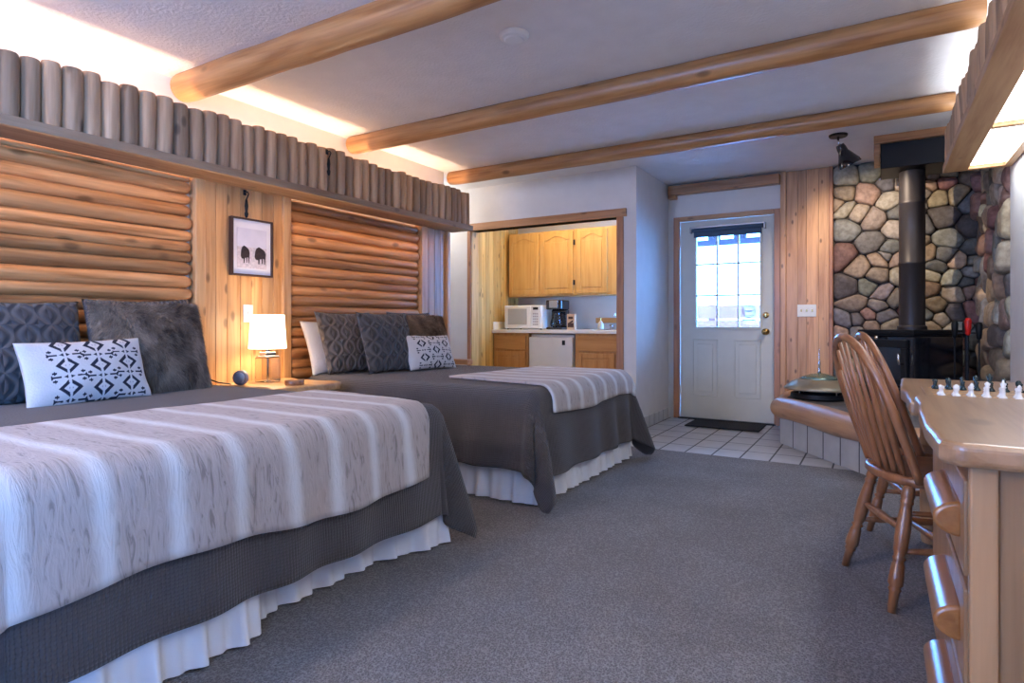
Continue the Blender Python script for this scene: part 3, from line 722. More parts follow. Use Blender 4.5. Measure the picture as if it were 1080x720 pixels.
# ------------------------------------------------------------------ kitchenette
def cab_door(x0, x1, z0, z1, y, mat, parent, arch=True, hinge=None):
    """raised-panel door facing -Y"""
    e = .004; x0 += e; x1 -= e; z0 += e; z1 -= e; w = .05
    o_ = MB().box(x0, x1, y, y+.012, z0, z1)
    fr = MB().box(x0, x0+w, y-.010, y, z0, z1).box(x1-w, x1, y-.010, y, z0, z1).box(x0+w, x1-w, y-.010, y, z0, z0+w)
    if arch:
        n = 16; P = [(x0+w, z1), (x0+w, z1-w-.045)]
        for k in range(1, n):
            q = k/n; xx = x0+w+(x1-x0-2*w)*q
            P.append((xx, z1-w-.045+.045*(math.sin(PI*min(1, max(0, (q-.12)/.76))))**1.2))
        P += [(x1-w, z1-w-.045), (x1-w, z1)]
        fr.prism(P, y-.010, y, 'xzy')
    else:
        fr.box(x0+w, x1-w, y-.010, y, z1-w, z1)
    fr.box(x0+w+.02, x1-w-.02, y-.007, y, z0+w+.02, z1-w-(.07 if arch else .02))
    o_.v += []; b = len(o_.v)
    o_.f += [tuple(i+b for i in f) for f in fr.f]; o_.t += fr.t; o_.v += fr.v
    return obj('cabinet_door', loc(parent, o_), mat, parent, bevel=.003)
zc0, zc1 = 1.315, 2.11
def upper(x0, x1, label, ds):
    c = thing('wall_cabinet', label, 'cabinet', ((x0+x1)/2, 6.76, zc0))
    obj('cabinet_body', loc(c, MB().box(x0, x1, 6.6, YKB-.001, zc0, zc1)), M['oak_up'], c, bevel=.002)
    for a, b in ds: cab_door(a, b, zc0+.02, zc1-.02, 6.59, M['oak_up'], c)
    return c
u1 = upper(-4.045, -3.115, 'double-door oak wall cabinet over the microwave', [(-4.035, -3.60), (-3.585, -3.135)])
u2 = upper(-3.112, -2.56, 'single-door oak wall cabinet nearest the right kitchenette jamb', [(-3.09, -2.70)])
for z in (1.47, 1.95):
    obj('hinge', loc(u1, MB().box(-3.133, -3.119, 6.574, 6.598, z-.03, z+.03)), M['black'], u1)
tag(obj('worktop', MB().box(-4.098, -2.005, 6.28, YKB-.002, .866, .905).box(-4.098, -4.083, 6.30, YKB-.02, .906, 1.0).box(-4.08, -3.75, YKB-.02, YKB-.003, .906, 1.0), M['worktop'], bevel=.004), 'white laminate kitchenette worktop with upstand', 'worktop')
def lower(x0, x1, label, drawers, doors):
    c = thing('base_cabinet', label, 'cabinet', ((x0+x1)/2, 6.5, 0))
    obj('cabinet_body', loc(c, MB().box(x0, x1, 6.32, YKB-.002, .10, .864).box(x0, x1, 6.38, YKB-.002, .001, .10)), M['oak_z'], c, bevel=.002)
    for a, b in drawers: obj('drawer', loc(c, MB().box(a, b, 6.30, 6.319, .665, .835)), M['oak_x'], c, bevel=.006)
    for a, b in doors: cab_door(a, b, .12, .645, 6.308, M['oak_z'], c, arch=False)
lower(-4.095, -3.60, 'oak base cabinet left of the white mini fridge', [(-4.08, -3.63)], [(-4.08, -3.63)])
lower(-2.985, -2.01, 'oak base cabinet right of the white mini fridge', [(-2.95, -2.05)], [(-2.95, -2.50), (-2.48, -2.05)])
fg = thing('mini_fridge', 'white under-counter mini fridge between the oak base cabinets', 'fridge', (-3.29, 6.55, 0))
obj('fridge_body', loc(fg, MB().box(-3.575, -3.005, 6.34, 6.86, .02, .85)), M['fridge'], fg, bevel=.01)
obj('fridge_door', loc(fg, MB().box(-3.575, -3.005, 6.285, 6.335, .04, .82)), M['fridge'], fg, bevel=.01)
obj('lock_badge', loc(fg, MB().box(-3.135, -3.095, 6.278, 6.286, .73, .785)), M['black'], fg, bevel=.004)
for sx in (-3.55, -3.03):
    obj('foot', loc(fg, MB().path([(sx, 6.40, 0),(sx, 6.40, .022)], .018, 12)), M['black'], fg)
mw = thing('microwave', 'white countertop microwave under the wall cabinet', 'microwave', (-3.74, 6.60, .906))
obj('case', loc(mw, MB().box(-4.00, -3.47, 6.42, 6.80, .918, 1.20)), M['white'], mw, bevel=.008)
obj('door', loc(mw, MB().box(-3.99, -3.62, 6.405, 6.419, .925, 1.193)), M['white'], mw, bevel=.006)
dwn = obj('door_window', loc(mw, MB().box(-3.94, -3.67, 6.4, 6.406, .965, 1.16)), plain('microwave window', (.42,.43,.43), .3), mw, bevel=.003); dwn['label'] = 'grey see-through panel'
obj('control_panel', loc(mw, MB().box(-3.615, -3.48, 6.405, 6.419, .925, 1.193)), M['white'], mw, bevel=.004)
obj('display', loc(mw, MB().box(-3.585, -3.515, 6.400, 6.406, 1.145, 1.175)), M['black'], mw)
kp = MB()
for i in range(3):
    for j in range(5): kp.box(-3.585+i*.025, -3.567+i*.025, 6.400, 6.406, .96+j*.032, .978+j*.032)
obj('keypad', loc(mw, kp), plain('keypad grey', (.45,.42,.42), .5), mw)
for sx in (-3.97, -3.50):
    for sy in (6.45, 6.77): obj('foot', loc(mw, MB().path([(sx, sy, .906),(sx, sy, .919)], .012, 10)), M['black'], mw)
cm = thing('coffee_maker', 'black drip coffee maker with silver front between microwave and brown packet', 'coffee maker', (-3.33, 6.55, .906))
obj('housing', MB().box(-.105, .105, -.10, .12, 0, .03).box(-.105, .105, .04, .12, .03, .24).box(-.105, .105, -.10, .12, .24, .355), M['blackgloss'], cm, bevel=.012)
fp = obj('front_plate', MB().prism([(-.055,.26),(.055,.26),(.06,.35),(-.06,.35)], -.108, -.10, 'xzy'), M['steel'], cm, bevel=.003); fp['label'] = 'silver front plate'
fp2 = obj('carafe', MB().lathe([(.001,.033),(.066,.033),(.075,.06),(.072,.10),(.055,.15),(.045,.18),(.05,.195)], (0,-.025,0), 24), M['clear'], cm, smooth=True)
obj('carafe_lid', MB().lathe([(.05,.196),(.05,.21),(.02,.218),(.001,.218)], (0,-.025,0), 20), M['black'], fp2, angle=40)
obj('carafe_handle', MB().path([(.02,-.07,.19),(.03,-.13,.18),(.03,-.135,.10),(.02,-.095,.07)], .008, 8), M['black'], fp2, smooth=True)
bp = thing('coffee_packet', 'brown coffee packet with dark printed panel on the worktop', 'packet', (-3.095, 6.46, .906))
obj('packet_box', MB().box(-.05, .05, -.03, .03, 0, .185), M['brownbox'], bp, bevel=.004)
obj('printed_label', MB().box(-.038, .038, -.032, -.0295, .03, .08).box(-.03, .03, -.032, -.0295, .125, .155).prism([(-.03,.08),(.02,.11),(.03,.11),(.03,.09),(.0,.08)], -.032, -.0295, 'xzy'), M['brownprint'], bp)
tag(obj('wood_backboard', MB().box(-2.98, -2.01, YKB-.025, YKB-.001, .985, 1.05), M['oak_x'], bevel=.003), 'wooden rail on the kitchenette wall behind the sink', 'rail')
sk = thing('sink', 'steel bar sink set in the right end of the worktop', 'sink', (-2.55, 6.58, .906))
obj('sink_rim', MB().box(-.23, .23, -.2, -.17, 0, .006).box(-.23, .23, .17, .2, 0, .006).box(-.23, -.2, -.17, .17, 0, .006).box(.2, .23, -.17, .17, 0, .006), M['steel'], sk, bevel=.002)
obj('sink_bowl', MB().box(-.2, .2, -.17, .17, 0, .002), M['steel'], sk)
fa = thing('faucet', 'chrome faucet with round knobs behind the bar sink', 'faucet', (-2.66, 6.83, .906))
obj('spout', MB().path([(0,0,0),(0,0,.16),(0,-.03,.19),(0,-.10,.19),(0,-.12,.16)], .010, 10).lathe([(.03,0),(.03,.012),(.012,.03)], (0,0,0), 14), M['chrome'], fa, smooth=True)
for sx in (-.09, .09): obj('tap_knob', MB().lathe([(.012,0),(.012,.03),(.026,.035),(.026,.055),(.001,.06)], (sx,0,0), 14), M['chrome'], fa, smooth=True)
sbt = thing('soap_bottle', 'small white pump soap bottle on the worktop by the sink', 'bottle', (-2.755, 6.52, .913))
obj('bottle_body', MB().lathe([(.03,0),(.034,.01),(.034,.06),(.02,.085),(.012,.09),(.012,.10)], (0,0,0), 18), M['cream_glass'], sbt, smooth=True)
obj('pump', MB().path([(0,0,.10),(0,0,.135),(0,-.03,.135)], .005, 8), M['brass'], sbt)
def plate(name, label, x, y, z, face, n, cat='light switch', w=None, mt='white', tg='white'):
    w = w or .07+.045*(n-1)
    t_ = thing(name, label, cat, (x, y, z))
    A = (lambda u0,u1,d0,d1,z0,z1: MB().box(d0,d1,u0,u1,z0,z1)) if face == 'x' else (lambda u0,u1,d0,d1,z0,z1: MB().box(u0,u1,-d1,-d0,z0,z1))
    obj('cover_plate', A(-w/2, w/2, .0005, .007, -.057, .057), M[mt], t_, bevel=.003)
    for k in range(n):
        u = (k-(n-1)/2)*.046
        obj('toggle', A(u-.006, u+.006, .007, .018, -.012, .012), M[tg], t_, bevel=.002)
plate('light_switch', 'white three-toggle switch plate on the cedar boards beside the door', -.585, YD-.013, 1.10, 'y', 3, tg='brass')
plate('light_switch', 'small cream switch plate on the pine boards above the nightstand', XL-.003, 2.475, 1.045, 'x', 1)
plate('light_switch', 'cream switch plate on the yellow pine wall in the kitchenette', XKL+.003, 6.72, 1.07, 'x', 1, mt='cream_door', tg='cream_door')

# ------------------------------------------------------------------ beds
ZT = .615
def bed(x0, x1, y0, y1, label, inset=None):
    b_ = thing('bed', label, 'bed', ((x0+x1)/2, (y0+y1)/2, 0))
    obj('mattress', loc(b_, MB().box(x0, x1, y0+.02, y1-.02, .34, ZT-.025)), M['mattress'], b_, bevel=.045, segs=4, smooth=True)
    obj('box_spring', loc(b_, MB().box(x0+.005, x1-.02, y0+.03, y1-.03, .14, .338)), M['mattress'], b_, bevel=.01)
    for sx in (x0+.1, x1-.15):
        for sy in (y0+.15, y1-.15): obj('bed_leg', loc(b_, MB().path([(sx, sy, 0),(sx, sy, .14)], .025, 12)), M['black'], b_)
    # gathered skirt: runs head -> foot along the near side, across the foot, back along the far side
    sk_ = MB(); pts = []
    L1 = x1-x0; L2 = y1-y0; T = 2*L1+L2; n = int(T/.011)
    rr = random.Random(int(abs(x1)*100)+int(y0*10)); ph = rr.random()*9
    for i in range(n+1):
        s_ = T*i/n
        if s_ < L1: p = (x0+s_, y0); nrm = (0,-1)
        elif s_ < L1+L2: p = (x1, y0+s_-L1); nrm = (1,0)
        else: p = (x1-(s_-L1-L2), y1); nrm = (0,1)
        base = s_*2*PI/.135
        wv = .55*math.sin(base+1.7*math.sin(s_*3.1+ph)) + .45*math.sin(base*1.9+2*math.sin(s_*5+ph))
        off = 0
        if inset and nrm == (1,0):
            q = p[1]
            if inset[0] < q < inset[1]: off = -.10*min(1, (q-inset[0])/.02)*min(1, (inset[1]-q)/.25)
        pts.append((p, nrm, wv, off))
    zs = [.345, .27, .19, .12, .06, .004]
    for z in zs:
        k = (.345-z)/.345
        for (p, nm, wv, off) in pts:
            o2 = -.02 + k*(.030 + .034*wv) + off*(1 if k > 0 else .3)
            sk_.v.append((p[0]+nm[0]*o2, p[1]+nm[1]*o2, z + (.012*(wv+1)*.5 if z < .05 else 0)))
    m_ = len(pts)
    for a in range(len(zs)-1):
        for i in range(m_-1): sk_.quad(a*m_+i, a*m_+i+1, (a+1)*m_+i+1, (a+1)*m_+i)
    obj('bed_skirt', loc(b_, sk_), M['skirt'], b_, smooth=True)
    return b_
B1 = (-3.44, -1.66, .50, 2.16); B2 = (-3.44, -1.57, 2.84, 4.25)
bed(*B1, 'first bed, nearest the camera, with white gathered skirt', inset=(1.22, 2.08))
bed(*B2, 'second bed, farther back near the kitchenette, with white gathered skirt')

def drape_pt(a, b, box, top, Rr=.06, flare=.10, rip=.014, seed=0, gap=0.0, cornerf=.16):
    """a along X, b along Y in flat cloth coordinates (world units); returns a 3-D point"""
    x0, x1, y0, y1 = box
    ex = max(0, a-(x1-Rr)); s = 1
    if b > y1-Rr: ey = b-(y1-Rr); s = 1
    elif b < y0+Rr: ey = (y0+Rr)-b; s = -1
    else: ey = 0
    bx = min(a, x1-Rr); by = max(y0+Rr, min(b, y1-Rr))
    rho = math.hypot(ex, ey)
    wr = .0045*noise.noise(Vector((a*3.2, b*3.2, seed))) + .002*noise.noise(Vector((a*11, b*11, seed)))
    if rho < 1e-6: return Vector((bx, by, top+gap+wr))
    cx, cy = ex/rho, ey/rho*s
    r = Rr+gap; arc = r*PI/2
    if rho < arc: out, drop = r*math.sin(rho/r), r*(1-math.cos(rho/r))
    else: out, drop = r, r+(rho-arc)
    h = max(0, rho-arc*.6); ph = math.atan2(ey, ex)
    corner = math.sin(2*ph)**2 if ex > 0 and ey > 0 else 0
    crd = (b if ex > ey else a)
    fold = math.sin(crd*2*PI/.33+seed*2.1+1.3*math.sin(crd*4+seed)) * (1-corner)
    out += h*flare + rip*fold*min(1, h/.25)
    if corner: out += h*cornerf*corner + .15*h*math.sin(ph*9+seed)*corner; drop -= h*.04*corner
    z = top+gap-drop
    if z < .012: out += (.012-z)*.6; z = .012
    return Vector((bx+cx*out, by+cy*out, z+wr*.3))
def cloth(name, box, a0, a1, b0, b1, mat, top=ZT, thick=.012, da=.022, hem=None, **k):
    mb = MB(); mb.uv = []
    na = int((a1-a0)/da); nb = int((b1-b0)/da)
    for i in range(na+1):
        for j in range(nb+1):
            a = a0+(a1-a0)*i/na; b = b0+(b1-b0)*j/nb
            if hem: a2, b2 = hem(a, b, i/na, j/nb)
            else: a2, b2 = a, b
            mb.v.append(tuple(drape_pt(a2, b2, box, top, **k))); mb.uv.append((a2, b2))
    for i in range(na):
        for j in range(nb):
            q = i*(nb+1)+j; mb.quad(q, q+nb+1, q+nb+2, q+1)
    o = obj(name, mb, mat, smooth=True)
    so_ = o.modifiers.new('thickness', 'SOLIDIFY'); so_.thickness = thick; so_.offset = 1
    return o
tag(cloth('bedspread', B1, -3.36, B1[1]+.44, B1[2]-.42, B1[3]+.36, M['quilt'], seed=1.0, rip=.012, cornerf=.07, flare=.07), 'taupe ribbed quilted bedspread draped over the first bed', 'bedspread')
tag(cloth('bedspread', B2, -3.36, B2[1]+.44, B2[2]-.40, B2[3]+.40, M['quilt'], seed=2.6, rip=.016), 'taupe ribbed quilted bedspread draped over the second bed', 'bedspread')
def hem1(a, b, u, v): return (a + .018*math.sin(b*5) - .05*(1-u)*(v-.5), b + .16*(1-u)*(v) - .03*u*v)
tag(cloth('throw_blanket', B1, -2.42, B1[1]+.285, .34, 2.00, M['throw'], seed=1.0, rip=.012, gap=.018, thick=.014, hem=hem1), 'pale striped faux fur throw across the foot of the first bed', 'throw')
def hem2(a, b, u, v): return (a + .012*math.sin(b*6) + .06*(1-u)*(v-.5), b + .12*(1-u)*(1-v)+.0*u)
tag(cloth('throw_blanket', B2, -2.30, B2[1]+.14, 2.97, 4.29, M['throw'], seed=2.6, rip=.016, gap=.018, thick=.014, hem=hem2), 'pale striped faux fur throw across the foot of the second bed', 'throw')

def pillow(name, w, h, T, mat, center, yaw, lean, label, cat='pillow', group=None, pat=None, roll=0, res=(36, 28), fur=0, bow=.05):
    """local x width, y up, z = front"""
    mb = MB(); mb.uv = []; nu, nv = res; cols = []
    for side in (1, -1):
        for i in range(nu+1):
            for j in range(nv+1):
                u = -1+2*i/nu; v = -1+2*j/nv
                t = T/2*max(0, (1-u**4)*(1-v**4))**.5 * (.62+.38*math.cos(u*PI/2)*math.cos(v*PI/2)) 
                x = w/2*u*(1-bow*(1-v*v)); y = h/2*v*(1-bow*(1-u*u)*1.2)
                wr = .006*noise.noise(Vector((u*2.5, v*2.5, w*9+center[1])))
                z = side*(t+ (wr if t > .004 else 0))
                if fur and t > .002:
                    d = noise.noise(Vector((x*90, y*60, side)))*fur; z += side*d; 
                if fur:
                    e = noise.noise(Vector((x*120, y*120, side*3)))*fur*.9; x += e*(1 if u > 0 else -1); y += e
                mb.v.append((x, y, z)); mb.uv.append((x, y))
                if pat: cols.append(pat(x/w, y/h) if side == 1 else (.7,.7,.7))
    n1 = (nu+1)*(nv+1)
    for s_ in (0, 1):
        for i in range(nu):
            for j in range(nv):
                q = s_*n1+i*(nv+1)+j
                f = (q, q+nv+1, q+nv+2, q+1)
                mb.quad(*(f if s_ == 0 else f[::-1]))
    for i in range(nu):
        for jj in (0, nv):
            a, b = i*(nv+1)+jj, (i+1)*(nv+1)+jj; mb.quad(a, b, b+n1, a+n1)
    for j in range(nv):
        for ii in (0, nu):
            a, b = ii*(nv+1)+j, ii*(nv+1)+j+1; mb.quad(a, b, b+n1, a+n1)
    o = obj(name, mb, mat, smooth=True)
    # front (+z local) faces +X world; up (y local) -> Z world; width (x local) -> Y world
    base = Matrix(((0,0,1,0),(1,0,0,0),(0,1,0,0),(0,0,0,1)))
    o.matrix_world = Matrix.Translation(center) @ Matrix.Rotation(yaw, 4, 'Z') @ Matrix.Rotation(-lean, 4, 'Y') @ Matrix.Rotation(roll, 4, 'X') @ base
    if pat:
        at = o.data.attributes.new('paint', 'FLOAT_COLOR', 'POINT'); at.data.foreach_set('color', [x for c in cols for x in (*c, 1)])
    tag(o, label, cat, group)
    if fur: fur_coat(o, w, h, T, 26000 if w > .5 else 14000, 5)
    return o
NAVY = (.018,.022,.040); WH = (.60,.58,.57)
def motif(du, vv, p, sx=1.0):
    """one diamond column cell: du across, vv in -p/2..p/2 along the column"""
    du = abs(du)/sx; av = abs(vv)
    if du < .009: return WH
    m = du/.088+av/.135
    if .56 < m < 1.0: return NAVY
    if .22 < m <= .56: return WH
    if m <= .22: return (.25,.25,.29)
    v2 = p/2-av
    if du/.04+v2/.035 < 1: return NAVY
    if v2 < .012 and .055 < du < .13: return NAVY
    if abs(du-.122)/.018+v2/.035 < 1: return NAVY
    if abs(v2-.058) < .012 and (.085 < du < .098 or .105 < du < .118): return NAVY
    if abs(du-.10)/.012+abs(v2-.058)/.03 < 1: return NAVY
    return WH
def pat_a(u, v):
    """three columns of concentric diamonds with barbs and white spines"""
    if abs(v) > .48: return WH
    for k, cu in enumerate((-.195, .058, .305)):
        if abs(u-cu) < .127:
            p = .335; vv = ((v+.10+(.03 if k == 1 else 0)+3*p) % p)-p/2
            return motif(u-cu, vv, p)
    return WH
def pat_b(u, v):
    if abs(v) > .47 or u < -.34: return WH
    for k, cu in enumerate((-.22, .04, .30)):
        if abs(u-cu) < .13:
            p = .40; vv = ((v+(.20 if k == 1 else 0)+3*p) % p)-p/2
            return motif(u-cu, vv, p, 1.0)
    return WH
def fur_coat(o, w, h, T, n, seed):
    """tapering hairs rooted on the pillow as one child mesh"""
    rr = random.Random(seed); mb = MB(); mb.uv = []
    for _ in range(n):
        u, v = rr.uniform(-1, 1), rr.uniform(-1, 1)
        if rr.random() < .22:
            if rr.random() < .5: u = math.copysign(rr.uniform(.93, 1), u)
            else: v = math.copysign(rr.uniform(.93, 1), v)
        t = T/2*max(0, (1-u**4)*(1-v**4))**.5 * (.62+.38*math.cos(u*PI/2)*math.cos(v*PI/2))
        x = w/2*u*(1-.03*(1-v*v)); y = h/2*v*(1-.036*(1-u*u))
        L_ = rr.uniform(.018, .038); fl = noise.noise(Vector((x*7, y*7, seed)))*2.2
        d = Vector((u*abs(u)*.8+math.sin(fl)*.7, v*abs(v)*.8-.55+rr.uniform(-.3,.3), .55*(1-max(abs(u),abs(v))**4)+.1)).normalized()
        p = Vector((x, y, t-.001)); sd = d.cross(Vector((rr.uniform(-1,1), rr.uniform(-1,1), .4))).normalized()*rr.uniform(.0009, .0017)
        dr_ = Vector((0, -.25, -.1))*L_
        b = len(mb.v)
        mb.v += [tuple(p-sd), tuple(p+sd), tuple(p+d*L_*.6+sd*.7), tuple(p+d*L_*.6-sd*.7), tuple(p+d*L_+dr_)]
        mb.quad(b, b+1, b+2, b+3); mb.quad(b+3, b+2, b+4)
        mb.uv += [(x+rr.uniform(-.01,.01), y)]*5
    q = obj('fur_coat', mb, M['fur'], o, recalc=False)
    q['kind'] = 'stuff'
    return q
# first bed
pillow('pillow', .56, .50, .17, M['sham'], (-3.31, 1.17, .615+.235), 0, math.radians(17), 'dark grey cable-knit square pillow at the left edge of the first bed')
pillow('pillow', .56, .48, .13, M['shamrib'], (-3.395, 1.77, .63+.245), 0, math.radians(7), 'ribbed grey pillow peeking out behind the fur pillow on the first bed', roll=math.radians(2))
pillow('fur_pillow', .55, .48, .17, M['fur'], (-3.235, 1.73, .625+.225), math.radians(3), math.radians(17), 'large brown-grey faux fur pillow on the first bed', res=(110, 100), fur=.006, bow=.03)
pillow('lumbar_pillow', .52, .30, .13, M['aztec'], (-3.085, 1.36, .62+.142), math.radians(2), math.radians(20), 'oblong white cushion with navy diamond columns on the first bed', res=(230, 150), pat=pat_a, roll=math.radians(1.5))
# second bed
pillow('white_pillow', .60, .40, .13, M['aztec'], (-3.37, 3.13, .62+.19), 0, math.radians(20), 'plain white sleeping pillow behind the grey pillows on the second bed', pat=lambda u, v: (.74,.73,.73))
pillow('pillow', .50, .46, .14, M['shamlight'], (-3.25, 3.12, .625+.222), math.radians(-4), math.radians(20), 'taupe cable-knit pillow leaning on the white pillow, leftmost grey one on the second bed')
pillow('pillow', .47, .46, .15, M['sham'], (-3.07, 3.32, .625+.218), math.radians(-6), math.radians(19), 'charcoal cable-knit pillow left of the patterned cushion on the second bed')
pillow('pillow', .56, .46, .12, M['shamrib'], (-3.41, 3.98, .615+.235), 0, math.radians(9), 'ribbed grey pillow peeking out behind the fur pillow on the second bed')
pillow('fur_pillow', .505, .44, .15, M['fur'], (-3.22, 3.93, .625+.205), math.radians(-4), math.radians(18), 'brown-grey faux fur pillow on the second bed', res=(90, 80), fur=.006, bow=.03)
pillow('lumbar_pillow', .50, .28, .12, M['aztec'], (-2.96, 3.66, .63+.13), math.radians(-5), math.radians(22), 'oblong white cushion with scattered navy diamonds on the second bed', res=(200, 130), pat=pat_b, roll=math.radians(-1))

# ------------------------------------------------------------------ nightstand, lamp and small things
ns = thing('nightstand', 'live-edge log nightstand between the two beds', 'nightstand', (-3.15, 2.5, 0))
P = []
for k in range(22):
    q = k/21; P.append((-3.47+.54*q, 2.26-.018*math.sin(q*7)-.015*math.sin(q*15)))
for k in range(1, 6):
    a = -PI/2+PI*k/6; P.append((-2.93+.03*math.cos(a), 2.5+.24*math.sin(a)))
for k in range(22):
    q = 1-k/21; P.append((-3.47+.54*q, 2.745+.018*math.sin(q*8+1)+.012*math.sin(q*17)))
obj('slab_top', loc(ns, MB().prism(P, .565, .61)), M['slab_n'], ns, bevel=.01)
for sx in (-3.38, -3.02):
    for sy in (2.34, 2.66): obj('leg', loc(ns, MB().log((sx, sy, 0), (sx, sy, .565), .035, seed=sx*9+sy, endr=.9)), M['log_z'], ns, angle=50)
obj('lower_shelf', loc(ns, MB().box(-3.42, -2.99, 2.31, 2.69, .20, .225)), M['slab_n'], ns, bevel=.004)
lp = thing('table_lamp', 'lit table lamp with white drum shade and clear glass block base on the nightstand', 'lamp', (-3.31, 2.48, .61))
obj('glass_base', MB().box(-.055, .055, -.055, .055, .001, .155), M['clear'], lp, bevel=.006)
obj('base_core', MB().path([(0,0,.003),(0,0,.155)], .006, 10), M['chrome'], lp)
obj('neck', MB().box(-.05, .05, -.05, .05, .156, .166).box(-.035, .035, -.035, .035, .166, .19).path([(0,0,.19),(0,0,.24)], .012, 12), M['chrome'], lp, bevel=.003)
shd = MB(); 
for zz, rr in ((.212, .113), (.425, .100)):
    for k in range(40):
        a = 2*PI*k/40; shd.v.append((rr*math.cos(a), rr*math.sin(a), zz))
for k in range(40): shd.quad(k, (k+1) % 40, 40+(k+1) % 40, 40+k)
so_ = obj('lamp_shade', shd, M['shade'], lp, smooth=True)
md = so_.modifiers.new('thickness', 'SOLIDIFY'); md.thickness = .003
ck = thing('round_speaker', 'small round grey speaker disc on the nightstand left of the lamp', 'speaker', (-3.28, 2.27, .61), math.radians(30))
obj('speaker_body', MB().lathe([(.001,-.02),(.036,-.02),(.044,-.012),(.045,.012),(.040,.02),(.001,.02)], (0,0,.045), 28, axis='y'), M['grey_plastic'], ck, smooth=True)
obj('speaker_face', MB().lathe([(.001,-.024),(.030,-.0235),(.034,-.0205)], (0,0,.045), 28, axis='y'), M['grey_metal'], ck, smooth=True)
tag(obj('power_cord', MB().path([(-3.335,2.245,.614),(-3.34,2.235,.618),(-3.33,2.16,.632),(-3.40,2.12,.66)], .004, 8), M['black'], smooth=True), 'thin dark cord running from the round speaker to the first bed', 'cord')
cs = tag(obj('coaster_stack', MB().lathe([(.001,0),(.054,0),(.056,.004),(.056,.026),(.053,.03),(.001,.03)], (0,0,0), 30), M['coaster'], loc=(-3.02, 2.45, .611), angle=40), 'round brown wooden coaster box on the front of the nightstand', 'coasters')

pf_ = thing('framed_picture', 'framed print of two bison on the pine boards above the nightstand', 'picture', (XL+.002, 2.486, 1.47))
w2, h2, b_ = .15, .185, .012
obj('frame', MB().box(0, .036, -w2, -w2+b_, -h2, h2).box(0, .036, w2-b_, w2, -h2, h2).box(0, .036, -w2+b_, w2-b_, -h2, -h2+b_).box(0, .036, -w2+b_, w2-b_, h2-b_, h2), M['frame'], pf_, bevel=.002)
obj('mat_board', MB().box(.004, .024, -w2+b_, w2-b_, -h2+b_, h2-b_), M['print'], pf_)
art = obj('print', MB().box(.024, .0255, -.108, .108, -.02, .12), M['printsky'], pf_); art['label'] = 'pale bison photograph'
obj('meadow', MB().box(.024, .0258, -.108, .108, -.135, .0), M['printgrass'], art)
def bison(cy, s, flip):
    O = [(-.052,.0),(-.048,.022),(-.036,.042),(-.015,.052),(.006,.046),(.028,.036),(.043,.026),(.05,.008),(.047,-.02),(.044,-.058),(.036,-.058),(.034,-.026),(.022,-.02),(.021,-.056),(.013,-.056),(.010,-.024),(-.006,-.028),(-.010,-.06),(-.019,-.06),(-.022,-.032),(-.034,-.034),(-.046,-.028),(-.054,-.014)]
    return MB().prism([(cy+flip*a*s, -.044+b*1.0) for a, b in O][::flip], .0259, .0268, 'yzx')
obj('bison_figure', bison(-.05, .62, 1), M['bison'], art)
obj('bison_figure', bison(.060, .80, 1), M['bison'], art)
def hook(x, y, z, label):
    t_ = thing('iron_hook', label, 'hook', (x, y, z))
    obj('mounting_plate', MB().box(0, .006, -.011, .011, .05, .085), M['black'], t_, bevel=.002)
    obj('curved_arm', MB().path([(.004,0,.066),(.03,0,.07),(.042,0,.055),(.03,0,.035),(.02,0,.02)], .004, 8), M['black'], t_, smooth=True)
    obj('pendant', MB().lathe([(.002,.03),(.008,.015),(.012,-.02),(.008,-.055),(.013,-.07),(.009,-.09),(.002,-.098)], (.02,0,0), 12), M['black'], t_, smooth=True)
hook(XL-.001, 2.45, 1.755, 'small iron hook with slim dark pendant above the bison picture')
hook(-3.25+.0, 2.905, 2.09, 'small dark iron hook mounted on the log picket valance')

# ------------------------------------------------------------------ dresser, desk, chairs
dz = .75
de = thing('dresser', 'rustic pine dresser with thick slab top and half-log drawer pulls', 'dresser', (.4, 1.93, 0))
P = [(.100,1.47)]
for k in range(1, 30):
    q = k/30; P.append((.093+.004*math.sin(q*7+2)+.0015*math.sin(q*19), 1.47+.90*q))
P += [(.105, 2.385), (XR-.01, 2.385), (XR-.01, 1.44), (.13, 1.44)]
obj('slab_top', loc(de, MB().prism(P, dz-.047, dz)), M['slab'], de, bevel=.014, segs=4)
obj('carcass', loc(de, MB().box(.165, XR-.012, 1.51, 2.37, .03, dz-.048)), M['panel'], de)
obj('end_panel', loc(de, MB().box(.150, .195, 1.478, 1.509, 0, dz-.048, t=.8).box(.62, .665, 1.478, 1.509, 0, dz-.048, t=.7).box(.195, .62, 1.49, 1.509, .0, dz-.048, t=.25)), M['panel'], de, bevel=.004)
for k, zc in enumerate((.565, .345, .125)):
    dd = obj('drawer', loc(de, MB().box(.145, .166, 1.525, 2.36, zc-.098, zc+.098)), M['panel'], de, bevel=.005)
    mb = MB(); n = 12; pr = []
    for i in range(n+1):
        a = PI/2+PI*i/n; pr.append((.150+.053*math.cos(a), zc+.038*math.sin(a)))
    mb.prism(pr, 1.585, 1.93, 'xzy')
    obj('log_pull', loc(de, mb), M['drawer'], dd, bevel=.008, angle=50, segs=3)
dk = thing('desk', 'slab-topped pine writing desk behind the dresser against the right wall', 'desk', (.4, 2.9, 0))
P = []
for k in range(30):
    q = k/29; P.append((.078+.006*math.sin(q*8+1)+.003*math.sin(q*21), 3.385-.99*q))
P += [(XR-.01, 2.395), (XR-.01, 3.385)]
obj('slab_top', loc(dk, MB().prism(P, .675, .725)), M['slab'], dk, bevel=.012, segs=3)
obj('leg', loc(dk, MB().log((.62, 3.30, 0), (.62, 3.30, .675), .045, seed=3, endr=.9)), M['log_z'], dk, angle=50)
obj('leg', loc(dk, MB().log((.20, 3.30, 0), (.20, 3.30, .675), .045, seed=4, endr=.9)), M['log_z'], dk, angle=50)
